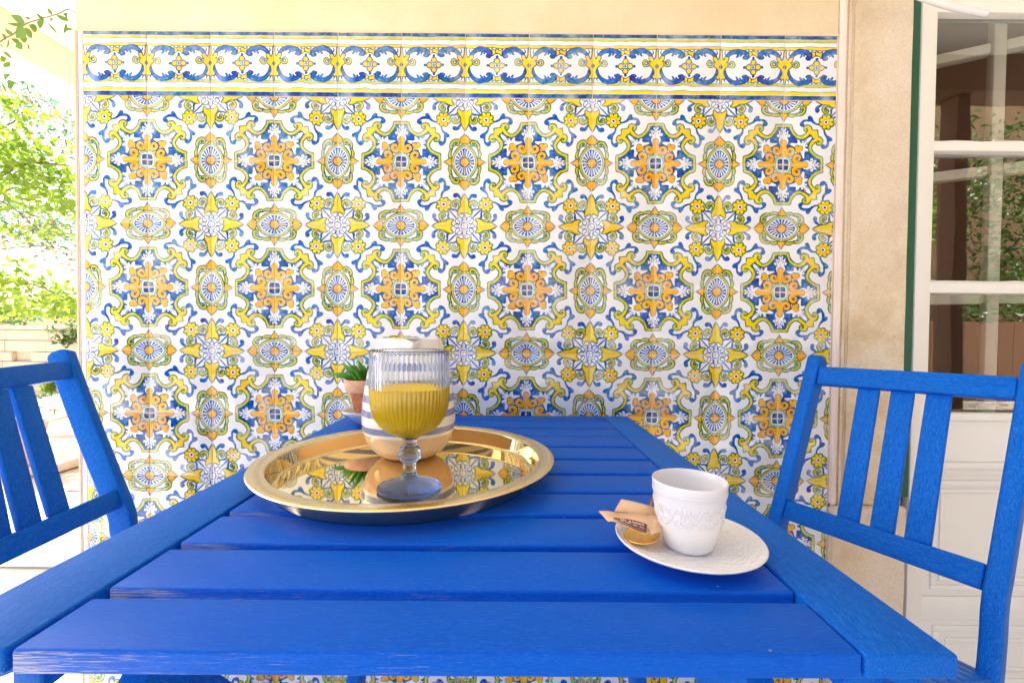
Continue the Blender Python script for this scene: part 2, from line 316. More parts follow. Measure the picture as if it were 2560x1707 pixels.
WHITE = (.83, .865, .93); YEL = (.86, .66, .045); LIM = (.58, .60, .13); ORA = (.86, .47, .04)
BLU = (.030, .13, .44); BLM = (.05, .17, .50); OUT = (.04, .09, .22); OUG = (.09, .16, .14); TEAL = (.18, .33, .42); NAVY = (.04, .09, .28)
def both(fn):
    fn(lambda p: [(a[0], a[1]) for a in p]); fn(lambda p: [(a[1], a[0]) for a in p])
def paint_field(n):
    """Corner (0,0): the star medallion, (1,0) and (0,1): the ovals, (1,1): the white flower."""
    P = Paint(n, WHITE)
    # ---- star medallion: blue ground
    half = [(-.02, .60), (.10, .60), (.112, .565), (.14, .51), (.19, .455), (.25, .425), (.31, .43), (.37, .46), (.41, .49), (.44, .45)]
    ring = half + [(.46, .46)] + [(b, a) for a, b in half[::-1]] + [(-.02, -.02)]
    P.poly(ring, BLU, None, sm=False)
    # white acanthus leaves
    def axis_leaf(m):
        P.poly(m([(p * .86, q) for p, q in [(-.03, .30), (.045, .30), (.085, .36), (.078, .40), (.055, .43), (.095, .425), (.12, .45), (.105, .475), (.075, .465), (.085, .50), (.075, .53), (.052, .505),
                  (.035, .52), (.045, .555), (.028, .575), (.012, .545), (-.03, .55)]]), WHITE, None)
        P.stroke(m([(.03, .46), (.05, .49)]), .006, BLM); P.stroke(m([(.015, .49), (.022, .53)]), .005, BLM)
        P.stroke(m([(.06, .45), (.075, .44)]), .004, BLM)
    both(axis_leaf)
    def diag_leaf(m):
        P.poly(m([(.10, .315), (.12, .335), (.195, .335), (.21, .36), (.205, .39), (.225, .395), (.25, .375), (.262, .355), (.29, .35), (.288, .375), (.30, .385), (.33, .372), (.345, .395),
                  (.385, .425), (.41, .44), (.43, .43), (.30, .29), (.25, .25), (.17, .28)]), WHITE, None)
        P.stroke(m([(.27, .345), (.283, .375)]), .005, BLM); P.stroke(m([(.315, .35), (.345, .372), (.365, .40)]), .005, BLM)
    both(diag_leaf)
    P.poly([(.38, .40), (.40, .42), (.43, .445), (.445, .43), (.42, .40), (.40, .38)], WHITE, None)
    # band of the star with scrolls and corner block
    def band(m):
        P.stroke(m([(-.05, .604), (.02, .604), (.10, .604)]), .021, LIM, OUG, .0095, sm=False)
        P.stroke(m([(.106, .60), (.118, .555), (.15, .495), (.20, .445), (.26, .425), (.32, .44), (.375, .48), (.41, .53), (.405, .575), (.37, .59), (.335, .575), (.335, .545), (.36, .53)]),
                 [.024, .024, .025, .026, .027, .029, .032, .032, .029, .027, .025, .021, .015], LIM, OUG, .0095)
    both(band)
    both(lambda m: P.stroke(m([(-.05, .604), (.02, .604), (.10, .604)]), .015, LIM, None, sm=False))
    P.poly([(.425, .535), (.53, .545), (.535, .53), (.545, .425), (.45, .45), (.44, .46)], YEL, OUG, .0095, sm=False)
    both(lambda m: P.stroke(m([(.33, .45), (.38, .487), (.415, .53), (.40, .575)]), [.016, .02, .022, .016], YEL))
    both(lambda m: P.stroke(m([(.40, .555), (.43, .52), (.46, .50)]), .02, YEL))
    P.poly([(.415, .50), (.44, .54), (.515, .53), (.53, .515), (.54, .44), (.50, .415), (.455, .455)], YEL, None, sm=False)
    P.poly([(-.05, .22), (.06, .20), (.15, .235), (.21, .21), (.235, .15), (.20, .06), (.22, -.05), (-.05, -.05)], WHITE, None)
    # orange scroll work
    def orange(m):
        P.stroke(m([(.0, .345), (.0, .29)]), [.048, .034], ORA, OUT, .005, sm=False)
        P.stroke(m([(.02, .28), (.035, .21), (.075, .165), (.125, .175), (.148, .215), (.125, .255), (.085, .25), (.072, .222), (.09, .205)]),
                 [.034, .034, .033, .032, .031, .028, .023, .016, .011], ORA, OUT, .0085)
        P.disc(.212, .268, .040, ORA, OUT)
    both(orange)
    both(lambda m: P.stroke(m([(.0, .35), (.0, .18)]), [.044, .036], ORA, sm=False))
    P.disc(.262, .262, .042, ORA, OUT); P.poly([(.17, .235), (.20, .245), (.235, .255), (.255, .235), (.245, .20), (.235, .17), (.205, .205)], ORA, OUT, .0065)
    P.disc(.238, .238, .044, ORA)
    # heart of the star
    P.stroke([(-.05, .118), (.03, .125), (.095, .10), (.10, .095), (.125, .03), (.118, -.05)], .013, LIM, TEAL, .005)
    P.poly([(-.05, .075), (.03, .078), (.07, .07), (.078, .03), (.075, -.05), (-.05, -.05)], NAVY, OUT, .0065)
    both(lambda m: P.stroke(m([(.0, -.02), (.0, .08)]), .009, WHITE, sm=False))
    # ---- ovals: here the one at (0,1); mirrored for the other
    def oval(m):
        mm = lambda l: m([(a, 1 - b) for a, b in l])
        P.poly(mm([(.26, -.1), (.30, .07), (.36, .075), (.41, .03), (.435, .0), (.42, -.05)]), ORA, OUG, .0085)                 # long tip
        P.poly(mm([(.27, .10), (.30, .12), (.345, .16), (.355, .10), (.335, .06)]), ORA, OUG, .004)
        P.poly(mm([(.10, .205), (.20, .19), (.25, .14), (.28, .12), (.25, .19), (.19, .225)]), TEAL, None)
        P.stroke(mm([(.19, .215), (.25, .215), (.30, .19), (.325, .145), (.31, .105), (.275, .10), (.262, .128), (.28, .14)]),
                 [.02, .022, .024, .023, .02, .017, .014, .01], LIM, OUG, .0095)
        P.stroke(mm([(.05, .215), (.09, .235), (.14, .232), (.18, .215)]), [.018, .022, .02, .012], LIM, OUG, .0085)
        P.poly(mm([(-.05, .20), (.045, .205), (.06, .24), (.035, .27), (.012, .31), (.0, .325), (-.05, .30)]), ORA, OUG, .0085)      # short tip
        P.poly(mm([(-.2, .17), (-.1, .20), (.0, .208), (.1, .185), (.18, .14), (.24, .08), (.29, .0), (.24, -.08), (.18, -.14), (.1, -.185), (-.1, -.18)]), LIM, OUG, .0085)
        P.poly(mm([(-.2, .12), (-.1, .16), (.0, .17), (.09, .152), (.16, .11), (.21, .06), (.25, .0), (.21, -.06), (.16, -.11), (.09, -.152), (-.1, -.16)]), WHITE, BLM, .005)
        P.poly(mm([(-.2, .11), (-.1, .14), (.0, .15), (.08, .133), (.145, .096), (.19, .05), (.215, .0), (.19, -.05), (.145, -.096), (.08, -.133), (-.1, -.14)]), BLM, None)
        for k in range(-1, 7):
            a = math.radians(k * 18 + 0)
            rx, ry = .185, .135
            ex, ey = rx * math.cos(a), ry * math.sin(a)
            P.stroke(mm([(.42 * ex, .5 * ey), (ex, ey)]), [.005, .0112], WHITE, None, sm=False)
        P.disc(*mm([(0, 0)])[0], .072, ORA, OUT, .0085)
    both(oval)
    # ---- white flower at (1,1)
    def stems(m):
        P.stroke(m([(.93, .80), (.86, .745), (.80, .74), (.745, .715)]), [.016, .017, .014, .011], BLU)
    both(stems)
    P.stroke([(.86, .86), (.74, .745)], .011, BLU, sm=False)
    fl = lambda l: [(1 - (1 - p) * .80, 1 - (1 - q) * .80) for p, q in l]
    P.poly(fl([(1.03, .79), (.99, .795), (.965, .83), (.955, .87), (.94, .84), (.90, .825), (.865, .835), (.83, .87), (.825, .90), (.84, .94), (.87, .955), (.83, .965), (.795, .99), (.79, 1.03), (1.03, 1.03)]), (.80, .85, .93), OUT, .007)
    both(lambda m: P.stroke(m(fl([(.955, .85), (.968, .885), (.935, .91)])), .0075, BLU))
    P.stroke(fl([(.83, .83), (.91, .91)]), .006, BLM)
    P.stroke([(1.02, .945), (.972, .952), (.952, .972), (.945, 1.02)], .007, BLM)
    # yellow lilies along the two edges
    def lily(m):
        P.stroke(m([(.585, .935), (.545, .91), (.515, .875), (.525, .845)]), [.015, .021, .027, .036], BLM)
        P.stroke(m([(.75, .90), (.70, .925), (.64, .91), (.615, .865), (.635, .825), (.675, .82), (.69, .85), (.665, .868)]),
                 [.02, .021, .021, .021, .02, .018, .014, .009], LIM, OUG, .0095)
        P.poly(m([(.50, 1.02), (.505, .985), (.56, .955), (.62, .935), (.69, .93), (.74, .90), (.80, .885), (.835, .90), (.81, .935), (.795, .965), (.80, 1.02)]), YEL, OUG, .0095)
        P.stroke(m([(.60, .985), (.72, .965)]), .004, (.80, .58, .02))
    both(lily)
    # blue tendrils with curled ends
    def tendril(m):
        P.stroke(m([(.58, .635), (.525, .635), (.47, .66), (.435, .69), (.385, .695), (.325, .69), (.285, .665), (.275, .635), (.292, .622)]),
                 [.010, .014, .018, .022, .021, .019, .022, .030, .033], BLM)
        P.stroke(m([(.45, .68), (.43, .72), (.405, .735)]), [.020, .022, .031], BLM)
    both(tendril)
    # rosette
    cx = .668
    for k in range(8):
        a = math.pi / 4 * (k + .5); P.disc(cx + .084 * math.cos(a), cx + .084 * math.sin(a), .036, LIM, OUG, .0085)
    P.disc(cx, cx, .075, YEL, None)
    for k in range(8):
        a = math.pi / 4 * (k + .5); P.disc(cx + .08 * math.cos(a), cx + .08 * math.sin(a), .022, (.86, .70, .07), None)
    P.disc(cx, cx, .056, ORA, (.80, .42, .06), .004); P.disc(cx, cx, .036, WHITE, None); P.disc(cx, cx, .018, NAVY, None)
    return P.img
def paint_border(n):
    P = Paint(n, WHITE)
    def hb(y0, y1, c): P.poly([(-.1, 1 - y0), (1.1, 1 - y0 + .002), (1.1, 1 - y1), (-.1, 1 - y1 - .002)], c, None, sm=False)
    EDG = (.055, .14, .36); hb(-.1, .062, EDG); hb(.07, .108, LIM); hb(.108, .115, TEAL); hb(.182, .190, TEAL); hb(.192, .228, (.85, .66, .12)); hb(.228, .236, OUT)
    hb(.748, .756, TEAL); hb(.756, .79, LIM); hb(.79, .798, TEAL); hb(.868, .876, TEAL); hb(.878, .922, (.85, .68, .10)); hb(.932, 1.1, EDG)
    Y = lambda l: [(a, 1 - b) for a, b in l]
    for sx in (0, 1):
        mx = (lambda l: l) if sx == 0 else (lambda l: [(1 - a, b) for a, b in l])
        for sy in (0, 1):
            my = (lambda l: l) if sy == 0 else (lambda l: [(a, .984 - b) for a, b in l])
            f = lambda l: Y(my(mx(l)))
            P.stroke(f([(.055, .45), (.08, .36), (.13, .29), (.21, .25), (.29, .255), (.36, .275), (.395, .31), (.385, .345), (.355, .345)]),
                     [.016, .022, .029, .036, .036, .033, .033, .028, .024], BLM, OUT, .006)
            P.stroke(f([(.25, .27), (.265, .30), (.245, .33)]), [.02, .018, .014], BLM)
            P.stroke(f([(.29, .27), (.31, .295), (.30, .315)]), [.018, .016, .014], BLM)
            P.stroke(f([(.10, .33), (.06, .29), (.07, .25)]), [.012, .010, .006], BLM)
            P.poly(f([(.42, .245), (.455, .262), (.50, .25), (.52, .25), (.52, .30), (.47, .315), (.435, .345), (.43, .30)]), YEL, OUT, .0065)
        g = lambda l: Y(mx(l))
        P.poly(g([(-.03, .235), (.015, .24), (.022, .33), (.045, .385), (.075, .335), (.125, .345), (.115, .395), (.09, .425), (.12, .42), (.15, .43), (.13, .465), (.095, .50), (.06, .53),
                  (.045, .60), (.075, .655), (.05, .69), (.02, .68), (.01, .745), (-.03, .75)]), YEL, OUT, .0085)
        P.stroke(g([(.12, .455), (.15, .485), (.195, .48), (.21, .44), (.185, .405), (.155, .415), (.155, .44)]), [.014, .016, .018, .018, .016, .012, .008], LIM, OUT, .0065)
        P.poly(g([(-.05, .45), (.0, .45), (.028, .492), (.0, .535), (-.05, .53)]), BLM, OUT, .003, sm=False)
    P.poly(Y([(.5, .37), (.385, .492), (.5, .615), (.615, .492)]), WHITE, OUT, .005, sm=False)
    for dx, dy in ((0, .075), (0, -.075), (.075, 0), (-.075, 0)):
        P.disc(.5 + dx, .508 + dy * .95, .042, YEL, OUT, .0085)
    P.disc(.5, .508, .018, BLM)
    for a, b in ((.36, .492), (.64, .492), (.5, .355), (.5, .63)): P.disc(a, 1 - b, .022, BLM)
    return P.img
def lowfreq(n, k, rng, amp):
    g = rng.normal(size=(k + 3, k + 3)); a = np.linspace(0, k, n)
    i = a.astype(int); t = a - i; t = t * t * (3 - 2 * t)
    r = g[i][:, :] * (1 - t)[:, None] + g[i + 1] * t[:, None]
    c = r[:, i] * (1 - t)[None] + r[:, i + 1] * t[None]
    return c * amp
def vary(img, seed):
    """Another hand-painted copy: lines wander, the washes are laid on thicker and thinner."""
    n = img.shape[0]; rng = np.random.default_rng(seed)
    a = (np.arange(n) + .5) / n
    edge = np.clip(np.minimum(a, 1 - a) * 8, .12, 1); E = edge[:, None] * edge[None]
    dx = (lowfreq(n, 5, rng, .006) + lowfreq(n, 14, rng, .0028)) * E; dy = (lowfreq(n, 5, rng, .006) + lowfreq(n, 14, rng, .0028)) * E
    J, I = np.mgrid[0:n, 0:n]
    x = np.clip(I + dx * n, 0, n - 1.001); y = np.clip(J + dy * n, 0, n - 1.001)
    i, j = x.astype(int), y.astype(int); fx, fy = (x - i)[..., None], (y - j)[..., None]
    o = img[j, i] * (1 - fx) * (1 - fy) + img[j, i + 1] * fx * (1 - fy) + img[j + 1, i] * (1 - fx) * fy + img[j + 1, i + 1] * fx * fy
    w = 1 + lowfreq(n, 6, rng, .13) + lowfreq(n, 26, rng, .08) + lowfreq(n, 90, rng, .05)
    w = np.clip(w, .62, 1.22)[..., None]
    bg = np.array(WHITE); o = bg - (bg - o) * w
    return np.clip(o + lowfreq(n, 4, rng, .006)[..., None], 0, 1)

# ================================================================ mesh helpers
def link(o, parent=None):
    COL.objects.link(o)
    if parent is not None: o.parent = parent
    return o
def obj(name, bm, mat, parent=None, smooth=False, auto=None):
    me = bpy.data.meshes.new(name); bm.normal_update(); bm.to_mesh(me); bm.free()
    for m in (mat if isinstance(mat, (list, tuple)) else [mat]): me.materials.append(m)
    if smooth:
        me.polygons.foreach_set('use_smooth', [True] * len(me.polygons))
        if auto: me.set_sharp_from_angle(angle=R(auto))
    return link(bpy.data.objects.new(name, me), parent)
def copy(o, parent=None, name=None):
    c = o.copy(); COL.objects.link(c); c.parent = parent
    return c
def tag(o, label=None, cat=None, group=None, kind=None):
    if label: o['label'] = label
    if cat: o['category'] = cat
    if group: o['group'] = group
    if kind: o['kind'] = kind
    return o
def empty(name, loc, rot=0):
    o = bpy.data.objects.new(name, None); COL.objects.link(o); o.location = loc; o.rotation_euler = (0, 0, rot); o.empty_display_size = .05; return o
def box_bm(sx, sy, sz, bev=0, seg=2, jitter=0, cen=(0, 0, 0)):
    bm = bmesh.new(); bmesh.ops.create_cube(bm, size=1)
    for v in bm.verts: v.co = Vector((v.co.x * sx + cen[0], v.co.y * sy + cen[1], v.co.z * sz + cen[2])) + Vector([random.uniform(-jitter, jitter) for _ in range(3)])
    if bev: bmesh.ops.bevel(bm, geom=list(bm.edges), offset=bev, segments=seg, affect='EDGES', profile=.5)
    return bm
def board(name, p0, p1, wdir, w, t, mat, parent=None, bev=.0015, seg=2):
    """A plank from p0 to p1; its own X runs along it (for the grain), Y across its width."""
    p0, p1, wd = Vector(p0), Vector(p1), Vector(wdir)
    x = (p1 - p0).normalized(); z = x.cross(wd).normalized(); y = z.cross(x)
    o = obj(name, box_bm((p1 - p0).length, w, t, bev, seg), mat, None, True, 35)
    m = Matrix((x, y, z)).transposed().to_4x4(); m.translation = (p0 + p1) / 2
    o.matrix_world = m
    if parent is not None:
        bpy.context.view_layer.update(); o.parent = parent; o.matrix_parent_inverse = parent.matrix_world.inverted()
    return o
def part(o, parent):
    """Parent while keeping the place it was built in."""
    o.parent = parent; o.matrix_parent_inverse = MW(parent).inverted(); return o
def MW(o):
    m = o.matrix_basis.copy()
    return m if o.parent is None else MW(o.parent) @ o.matrix_parent_inverse @ m
def wbox(name, x0, x1, y0, y1, z0, z1, mat, parent=None, bev=0, seg=2):
    o = obj(name, box_bm(abs(x1 - x0), abs(y1 - y0), abs(z1 - z0), bev, seg), mat, None, bev > 0, 35)
    o.location = ((x0 + x1) / 2, (y0 + y1) / 2, (z0 + z1) / 2)
    return part(o, parent) if parent is not None else o
def lathe_bm(prof, n=64, ribs=None, close=False):
    """prof: (r, z) points; ribs(r, z, a, k) may change the radius."""
    bm = bmesh.new(); rings = []
    for k, (r, z) in enumerate(prof):
        if r < 1e-6: rings.append([bm.verts.new((0, 0, z))]); continue
        ring = []
        for i in range(n):
            a = 2 * math.pi * i / n; rr = ribs(r, z, a, k) if ribs else r
            ring.append(bm.verts.new((rr * math.cos(a), rr * math.sin(a), z)))
        rings.append(ring)
    pairs = list(zip(rings, rings[1:])) + ([(rings[-1], rings[0])] if close else [])
    for A, B in pairs:
        if len(A) == 1 and len(B) == 1: continue
        for i in range(n):
            j = (i + 1) % n
            if len(A) == 1: bm.faces.new((A[0], B[j], B[i]))
            elif len(B) == 1: bm.faces.new((A[i], A[j], B[0]))
            else: bm.faces.new((A[i], A[j], B[j], B[i]))
    bmesh.ops.recalc_face_normals(bm, faces=bm.faces)
    return bm
def crom(pts, n=8, closed=False):
    return [tuple(x) for x in smooth(pts, closed, n)]
def tube_into(bm, pts, rad, seg=8, cap=True):
    pts = [Vector(p) for p in pts]; rings = []; prev = None
    for i, p in enumerate(pts):
        t = (pts[min(i + 1, len(pts) - 1)] - pts[max(i - 1, 0)]).normalized()
        ref = prev if prev is not None else (Vector((0, 0, 1)) if abs(t.z) < .9 else Vector((1, 0, 0)))
        s = t.cross(ref).normalized(); u = s.cross(t).normalized(); prev = u
        r = rad[i] if isinstance(rad, (list, tuple)) else rad
        rings.append([bm.verts.new(p + (s * math.cos(2 * math.pi * k / seg) + u * math.sin(2 * math.pi * k / seg)) * r) for k in range(seg)])
    for A, B in zip(rings, rings[1:]):
        for k in range(seg): bm.faces.new((A[k], A[(k + 1) % seg], B[(k + 1) % seg], B[k]))
    if cap:
        bm.faces.new(rings[0][::-1]); bm.faces.new(rings[-1])
def sweep_rect(name, pts, wdir, w, t, mat, parent=None, rr=.003, round_top=0):
    """A bent plank: rounded rectangle (w along wdir, t across) swept along pts."""
    pts = [Vector(p) for p in pts]; wd0 = Vector(wdir).normalized(); bm = bmesh.new(); rings = []
    prof = []
    for sx, sy, a0 in ((1, 1, 0), (-1, 1, 90), (-1, -1, 180), (1, -1, 270)):
        for k in range(4):
            a = R(a0 + 30 * k); prof.append((sx * (w / 2 - rr) + rr * math.cos(a), sy * (t / 2 - rr) + rr * math.sin(a)))
    for i, p in enumerate(pts):
        tg = (pts[min(i + 1, len(pts) - 1)] - pts[max(i - 1, 0)]).normalized()
        wd = (wd0 - tg * wd0.dot(tg)).normalized(); td = tg.cross(wd)
        k = 1.0
        rings.append([bm.verts.new(p + wd * (a * k) + td * b) for a, b in prof])
    if round_top:
        # rounded head: extra rings shrinking in the width direction
        tg = (pts[0] - pts[1]).normalized(); wd = (wd0 - tg * wd0.dot(tg)).normalized(); td = (-tg).cross(wd); head = []
        for q in (88, 72, 55, 38, 20):
            c, s_ = math.cos(R(q)), math.sin(R(q)); cc = .25 + .75 * c
            head.append([bm.verts.new(pts[0] + tg * round_top * s_ + wd * a * (cc if abs(a) > w * .2 else 1) + td * b * (1 - .12 * s_)) for a, b in prof])
        rings = head + rings
    n = len(prof)
    for A, B in zip(rings, rings[1:]):
        for k in range(n): bm.faces.new((A[k], A[(k + 1) % n], B[(k + 1) % n], B[k]))
    bm.faces.new(rings[0][::-1]); bm.faces.new(rings[-1])
    bmesh.ops.recalc_face_normals(bm, faces=bm.faces)
    # local X along the plank, so that the painted grain follows it
    x = (pts[-1] - pts[0]).normalized(); y = (wd0 - x * wd0.dot(x)).normalized(); z = x.cross(y)
    m = Matrix((x, y, z)).transposed().to_4x4(); m.translation = (pts[0] + pts[-1]) / 2
    mi = m.inverted()
    for v in bm.verts: v.co = mi @ v.co
    o = obj(name, bm, mat, None, True, 40); o.matrix_world = m
    return part(o, parent) if parent is not None else o

# ================================================================ setting: ground, floor, ceiling, beam
def sheet(name, x0, x1, y0, y1, z, mat, kind='structure'):
    bm = bmesh.new(); bm.faces.new([bm.verts.new(p) for p in ((x0, y0, z), (x1, y0, z), (x1, y1, z), (x0, y1, z))])
    return tag(obj(name, bm, mat), kind=kind)
sheet('ground', -150, 150, -150, 150, -.05, M_EARTH)
floor = tag(wbox('floor', -2.55, 3.3, -1.9, 4.0, -.045, 0, M_FLOOR, bev=.004), kind='structure')
ceil = tag(wbox('ceiling', -3.05, 3.3, -.602, 6.5, 2.61, 2.72, M_WHITE), kind='structure')
beam = tag(wbox('porch_beam', -2.92, -2.70, -.75, 6.45, 2.405, 2.608, M_CREAM, bev=.006), 'pale yellow plastered porch beam crossing the top left corner above the leafy sprig', 'beam')

sw = tag(wbox('added_shade_wall', 3.15, 3.30, -.22, 1.30, .0005, 2.608, M_PLASTER), 'added ochre plastered wall, out of view to the right of the door, shading the porch', 'wall')  # wall added out of view to darken the right side of the porch

# ================================================================ the house wall with its tiles
WY = .9977; XL = -.9492; GX = -.8092; TS = .14
ZR = ZT + .5572                                   # joint that runs through the top row of stars
ZB = ZR + .14                                     # top of the field, foot of the border
XR = .7052
wall = tag(wbox('house_wall', -.9640, .7072, WY + .0011, WY + .30, 0, ZB + .1425, M_GROUT), 'long wall clad in blue and yellow patterned tiles under ochre plaster', 'wall')
pl = wbox('plaster', -.9655, .7070, WY - .001, WY + .3005, ZB + .1425, 2.61, M_PLASTER, wall, .004)
# upper edge of the plaster over the door side
wbox('plaster', .7075, 3.3, WY + .02, WY + .3, 2.30, 2.61, M_PLASTER, wall)
wbox('side_plaster', -.9690, -.9642, WY - .0005, WY + .3, 0, ZB + .142, M_PLASTER, wall, .001)

bm = bmesh.new(); rm = random.Random(77); nq = 220
rings = []
for i in range(nq):                                                        # hand-run mortar bead over the border
    x = -.9640 + i * (1.6712 / (nq - 1)); q = noise.noise(Vector((x * 30, 0, 0))); h = .0022 + .0011 * q; d_ = .0022 + .0009 * noise.noise(Vector((x * 55, 4, 0)))
    zc = ZB + .1410 + .0007 * noise.noise(Vector((x * 18, 9, 0)))
    rings.append([bm.verts.new((x, WY + .001, zc + h)), bm.verts.new((x, WY - d_ * .7, zc + h * .6)), bm.verts.new((x, WY - d_, zc)), bm.verts.new((x, WY - d_ * .6, zc - h * .7)), bm.verts.new((x, WY + .001, zc - h))])
for A, B in zip(rings, rings[1:]):
    for k in range(4): bm.faces.new((A[k], A[k + 1], B[k + 1], B[k]))
bmesh.ops.recalc_face_normals(bm, faces=bm.faces)
part(obj('mortar_line', bm, M_PLASTER, None, True), wall)

def image(name, arr):
    """Pigment laid down by the painter above, kept as a generated picture (row 0 is the foot of the tile)."""
    n = arr.shape[0]; im = bpy.data.images.new(name, n, n, alpha=False, float_buffer=False)
    s = np.clip(arr, 0, 1); s = np.where(s <= .0031308, s * 12.92, 1.055 * s ** (1 / 2.4) - .055)
    px = np.ones((n, n, 4), np.float32); px[:, :, :3] = s
    im.pixels.foreach_set(px.ravel()); im.update(); im.pack(); return im
field, border = paint_field(384), paint_border(384)
def glaze(name, img):
    a = N(name); t = a.n('ShaderNodeTexImage'); t.image = img; t.extension = 'EXTEND'; t.interpolation = 'Cubic'
    u = a.n('ShaderNodeUVMap'); a.l(u.outputs[0], t.inputs[0])
    r = rnd_obj(a)
    hsv = a.n('ShaderNodeHueSaturation'); a.l(t.outputs[0], hsv.inputs['Color'])
    a.l(a.math('ADD', .488, a.math('MULTIPLY', r, .022)), hsv.inputs['Hue']); a.l(a.math('ADD', 1.0, a.math('MULTIPLY', r, .22)), hsv.inputs['Saturation'])
    a.l(a.math('ADD', .90, a.math('MULTIPLY', r, .09)), hsv.inputs['Value'])
    v = a.coord('Object')
    a.pbr(hsv.outputs[0], .13, spec=.5, normal=a.bump(a.noise(v, 22, 2), .10, .004), coat=.15); return a.m
FM = [glaze('painted_glaze', image('tile_painting', vary(field, 40 + k))) for k in range(5)]
BM_ = [glaze('border_glaze', image('border_painting', vary(border, 80 + k))) for k in range(3)]
TM = {}
def tile_mesh(rot, mat, w=1.0):
    key = (rot, mat.name, w)
    if key in TM: return TM[key]
    g = .0007; sx = TS * w - 2 * g; sz = TS - 2 * g; th = .0065
    bm = box_bm(sx, th, sz, .0008, 2)
    uvl = bm.loops.layers.uv.new('UVMap')
    for f in bm.faces:
        for lp in f.loops:
            x, z = (lp.vert.co.x + sx / 2 + g) / TS, (lp.vert.co.z + sz / 2 + g) / TS       # 0..1 inside the tile
            for _ in range(rot): x, z = z, 1 - x
            lp[uvl].uv = (x, z)
    me = bpy.data.meshes.new('tile'); bm.to_mesh(me); bm.free(); me.materials.append(mat)
    me.polygons.foreach_set('use_smooth', [True] * len(me.polygons)); me.set_sharp_from_angle(angle=R(50))
    TM[key] = me; return me
# where the star corner of a tile lies -> how the design is turned
ROT = {(0, 0): 0, (1, 0): 1, (1, 1): 2, (0, 1): 3}
rt = random.Random(3)
def set_tile(name, me, cx, cz, w=1.0):
    o = bpy.data.objects.new(name, me); COL.objects.link(o)
    o.location = (cx + rt.uniform(-.0003, .0003), WY + .00325 + rt.uniform(-.0004, .0004), cz + rt.uniform(-.0004, .0004))
    o.rotation_euler = (rt.uniform(-.0022, .0022), rt.uniform(-.003, .003), rt.uniform(-.0022, .0022))
    return part(o, wall)
for c in range(12):
    x0 = XL + c * TS; w = 1.0 if c < 11 else (XR - x0) / TS
    li = c - 1                                           # joint index of the left edge; even joints carry stars
    for r in range(11):
        z1 = ZB - r * TS; z0 = z1 - TS
        if z0 < -.06: continue
        # joints: row line below the border is index -1, the next is 0 (stars), ...
        top_star = ((r - 1) % 2 == 0); left_star = (li % 2 == 0)
        rot = ROT[(0 if left_star else 1, 0 if not top_star else 1)]
        m = FM[rt.randrange(5)]
        set_tile('tile', tile_mesh(rot, m, round(w, 4)), x0 + TS * w / 2, (z0 + z1) / 2)
    me = tile_mesh(0, BM_[rt.randrange(3)], round(w, 4))
    set_tile('border_tile', me, x0 + TS * w / 2, ZB + TS / 2)
# narrow glazed edge pieces up the free end of the wall, one per course
a = N('edge_glaze'); v = a.coord('Object', (1, 1, 1)); tc = a.n('ShaderNodeTexCoord'); sx = a.n('ShaderNodeSeparateXYZ'); a.l(tc.outputs['Object'], sx.inputs[0])
ln = a.math('LESS_THAN', a.math('ABSOLUTE', a.math('ADD', sx.outputs[0], a.math('ADD', .0036, a.math('MULTIPLY', a.noise(v, 30, 2), .001)))), .0011)
a.pbr(a.mix(ln, (.82, .77, .78), (.22, .13, .30)), .2); M_EDGE = a.m
me = None
for r in range(-1, 11):
    z1 = ZB - r * TS; z0 = max(z1 - TS, .002)
    o = obj('edge_tile', box_bm(.0125, .007, z1 - z0 - .002, .002, 3), M_EDGE, None, True, 50) if (me is None or z0 < .01) else bpy.data.objects.new('edge_tile', me)
    if me is None: me = o.data
    elif o.name not in COL.objects: COL.objects.link(o)
    o.location = (-.9560, WY + .0032 + rt.uniform(-.0003, .0003), (z0 + z1) / 2); part(o, wall)

# ================================================================ stone door surround
ds = tag(empty('stone_surround', (.79, WY, 0)), 'rough ochre stone door jamb on a plain plinth block, between the tiles and green frame', 'door surround')
def rough_block(name, x0, x1, y0, y1, z0, z1, mat, parent, amp=.0012, nx=14, nz=90):
    bm = bmesh.new(); bmesh.ops.create_cube(bm, size=1)
    for v in bm.verts: v.co = Vector((v.co.x * (x1 - x0), v.co.y * (y1 - y0), v.co.z * (z1 - z0)))
    bmesh.ops.bevel(bm, geom=list(bm.edges), offset=.004, segments=2, affect='EDGES')
    bmesh.ops.bisect_plane  # noqa
    for k in range(1, nz):
        z = -(z1 - z0) / 2 + (z1 - z0) * k / nz
        bmesh.ops.bisect_plane(bm, geom=bm.verts[:] + bm.edges[:] + bm.faces[:], plane_co=(0, 0, z), plane_no=(0, 0, 1))
    for v in bm.verts:
        q = Vector((v.co.x + x0, v.co.y, v.co.z + z0)) * 9; v.co += Vector((noise.noise(q), noise.noise(q + Vector((9, 3, 1))), 0)) * amp
    o = obj(name, bm, mat, None, True, 40); o.location = ((x0 + x1) / 2, (y0 + y1) / 2, (z0 + z1) / 2); return part(o, parent)
zp = ZT - .1962
rough_block('jamb', .7365, .8685, WY - .004, WY + .30, zp + .001, 2.35, M_STONE, ds, nz=50)
rough_block('arris', .7085, .7230, WY - .006, WY + .30, zp + .001, 2.35, M_ARRIS, ds, .0006, nz=50)
rough_block('groove', .7232, .7365, WY - .0035, WY + .30, zp + .001, 2.35, M_STONE, ds, .0008, nz=30)
rough_block('plinth_block', .7085, .8765, WY - .010, WY + .30, 0, zp, M_STONE, ds, .0015, nz=20)
rough_block('lintel_stone', .7085, 2.6, WY - .004, WY + .30, 2.352, 2.60, M_STONE, ds, .0015, nz=8)

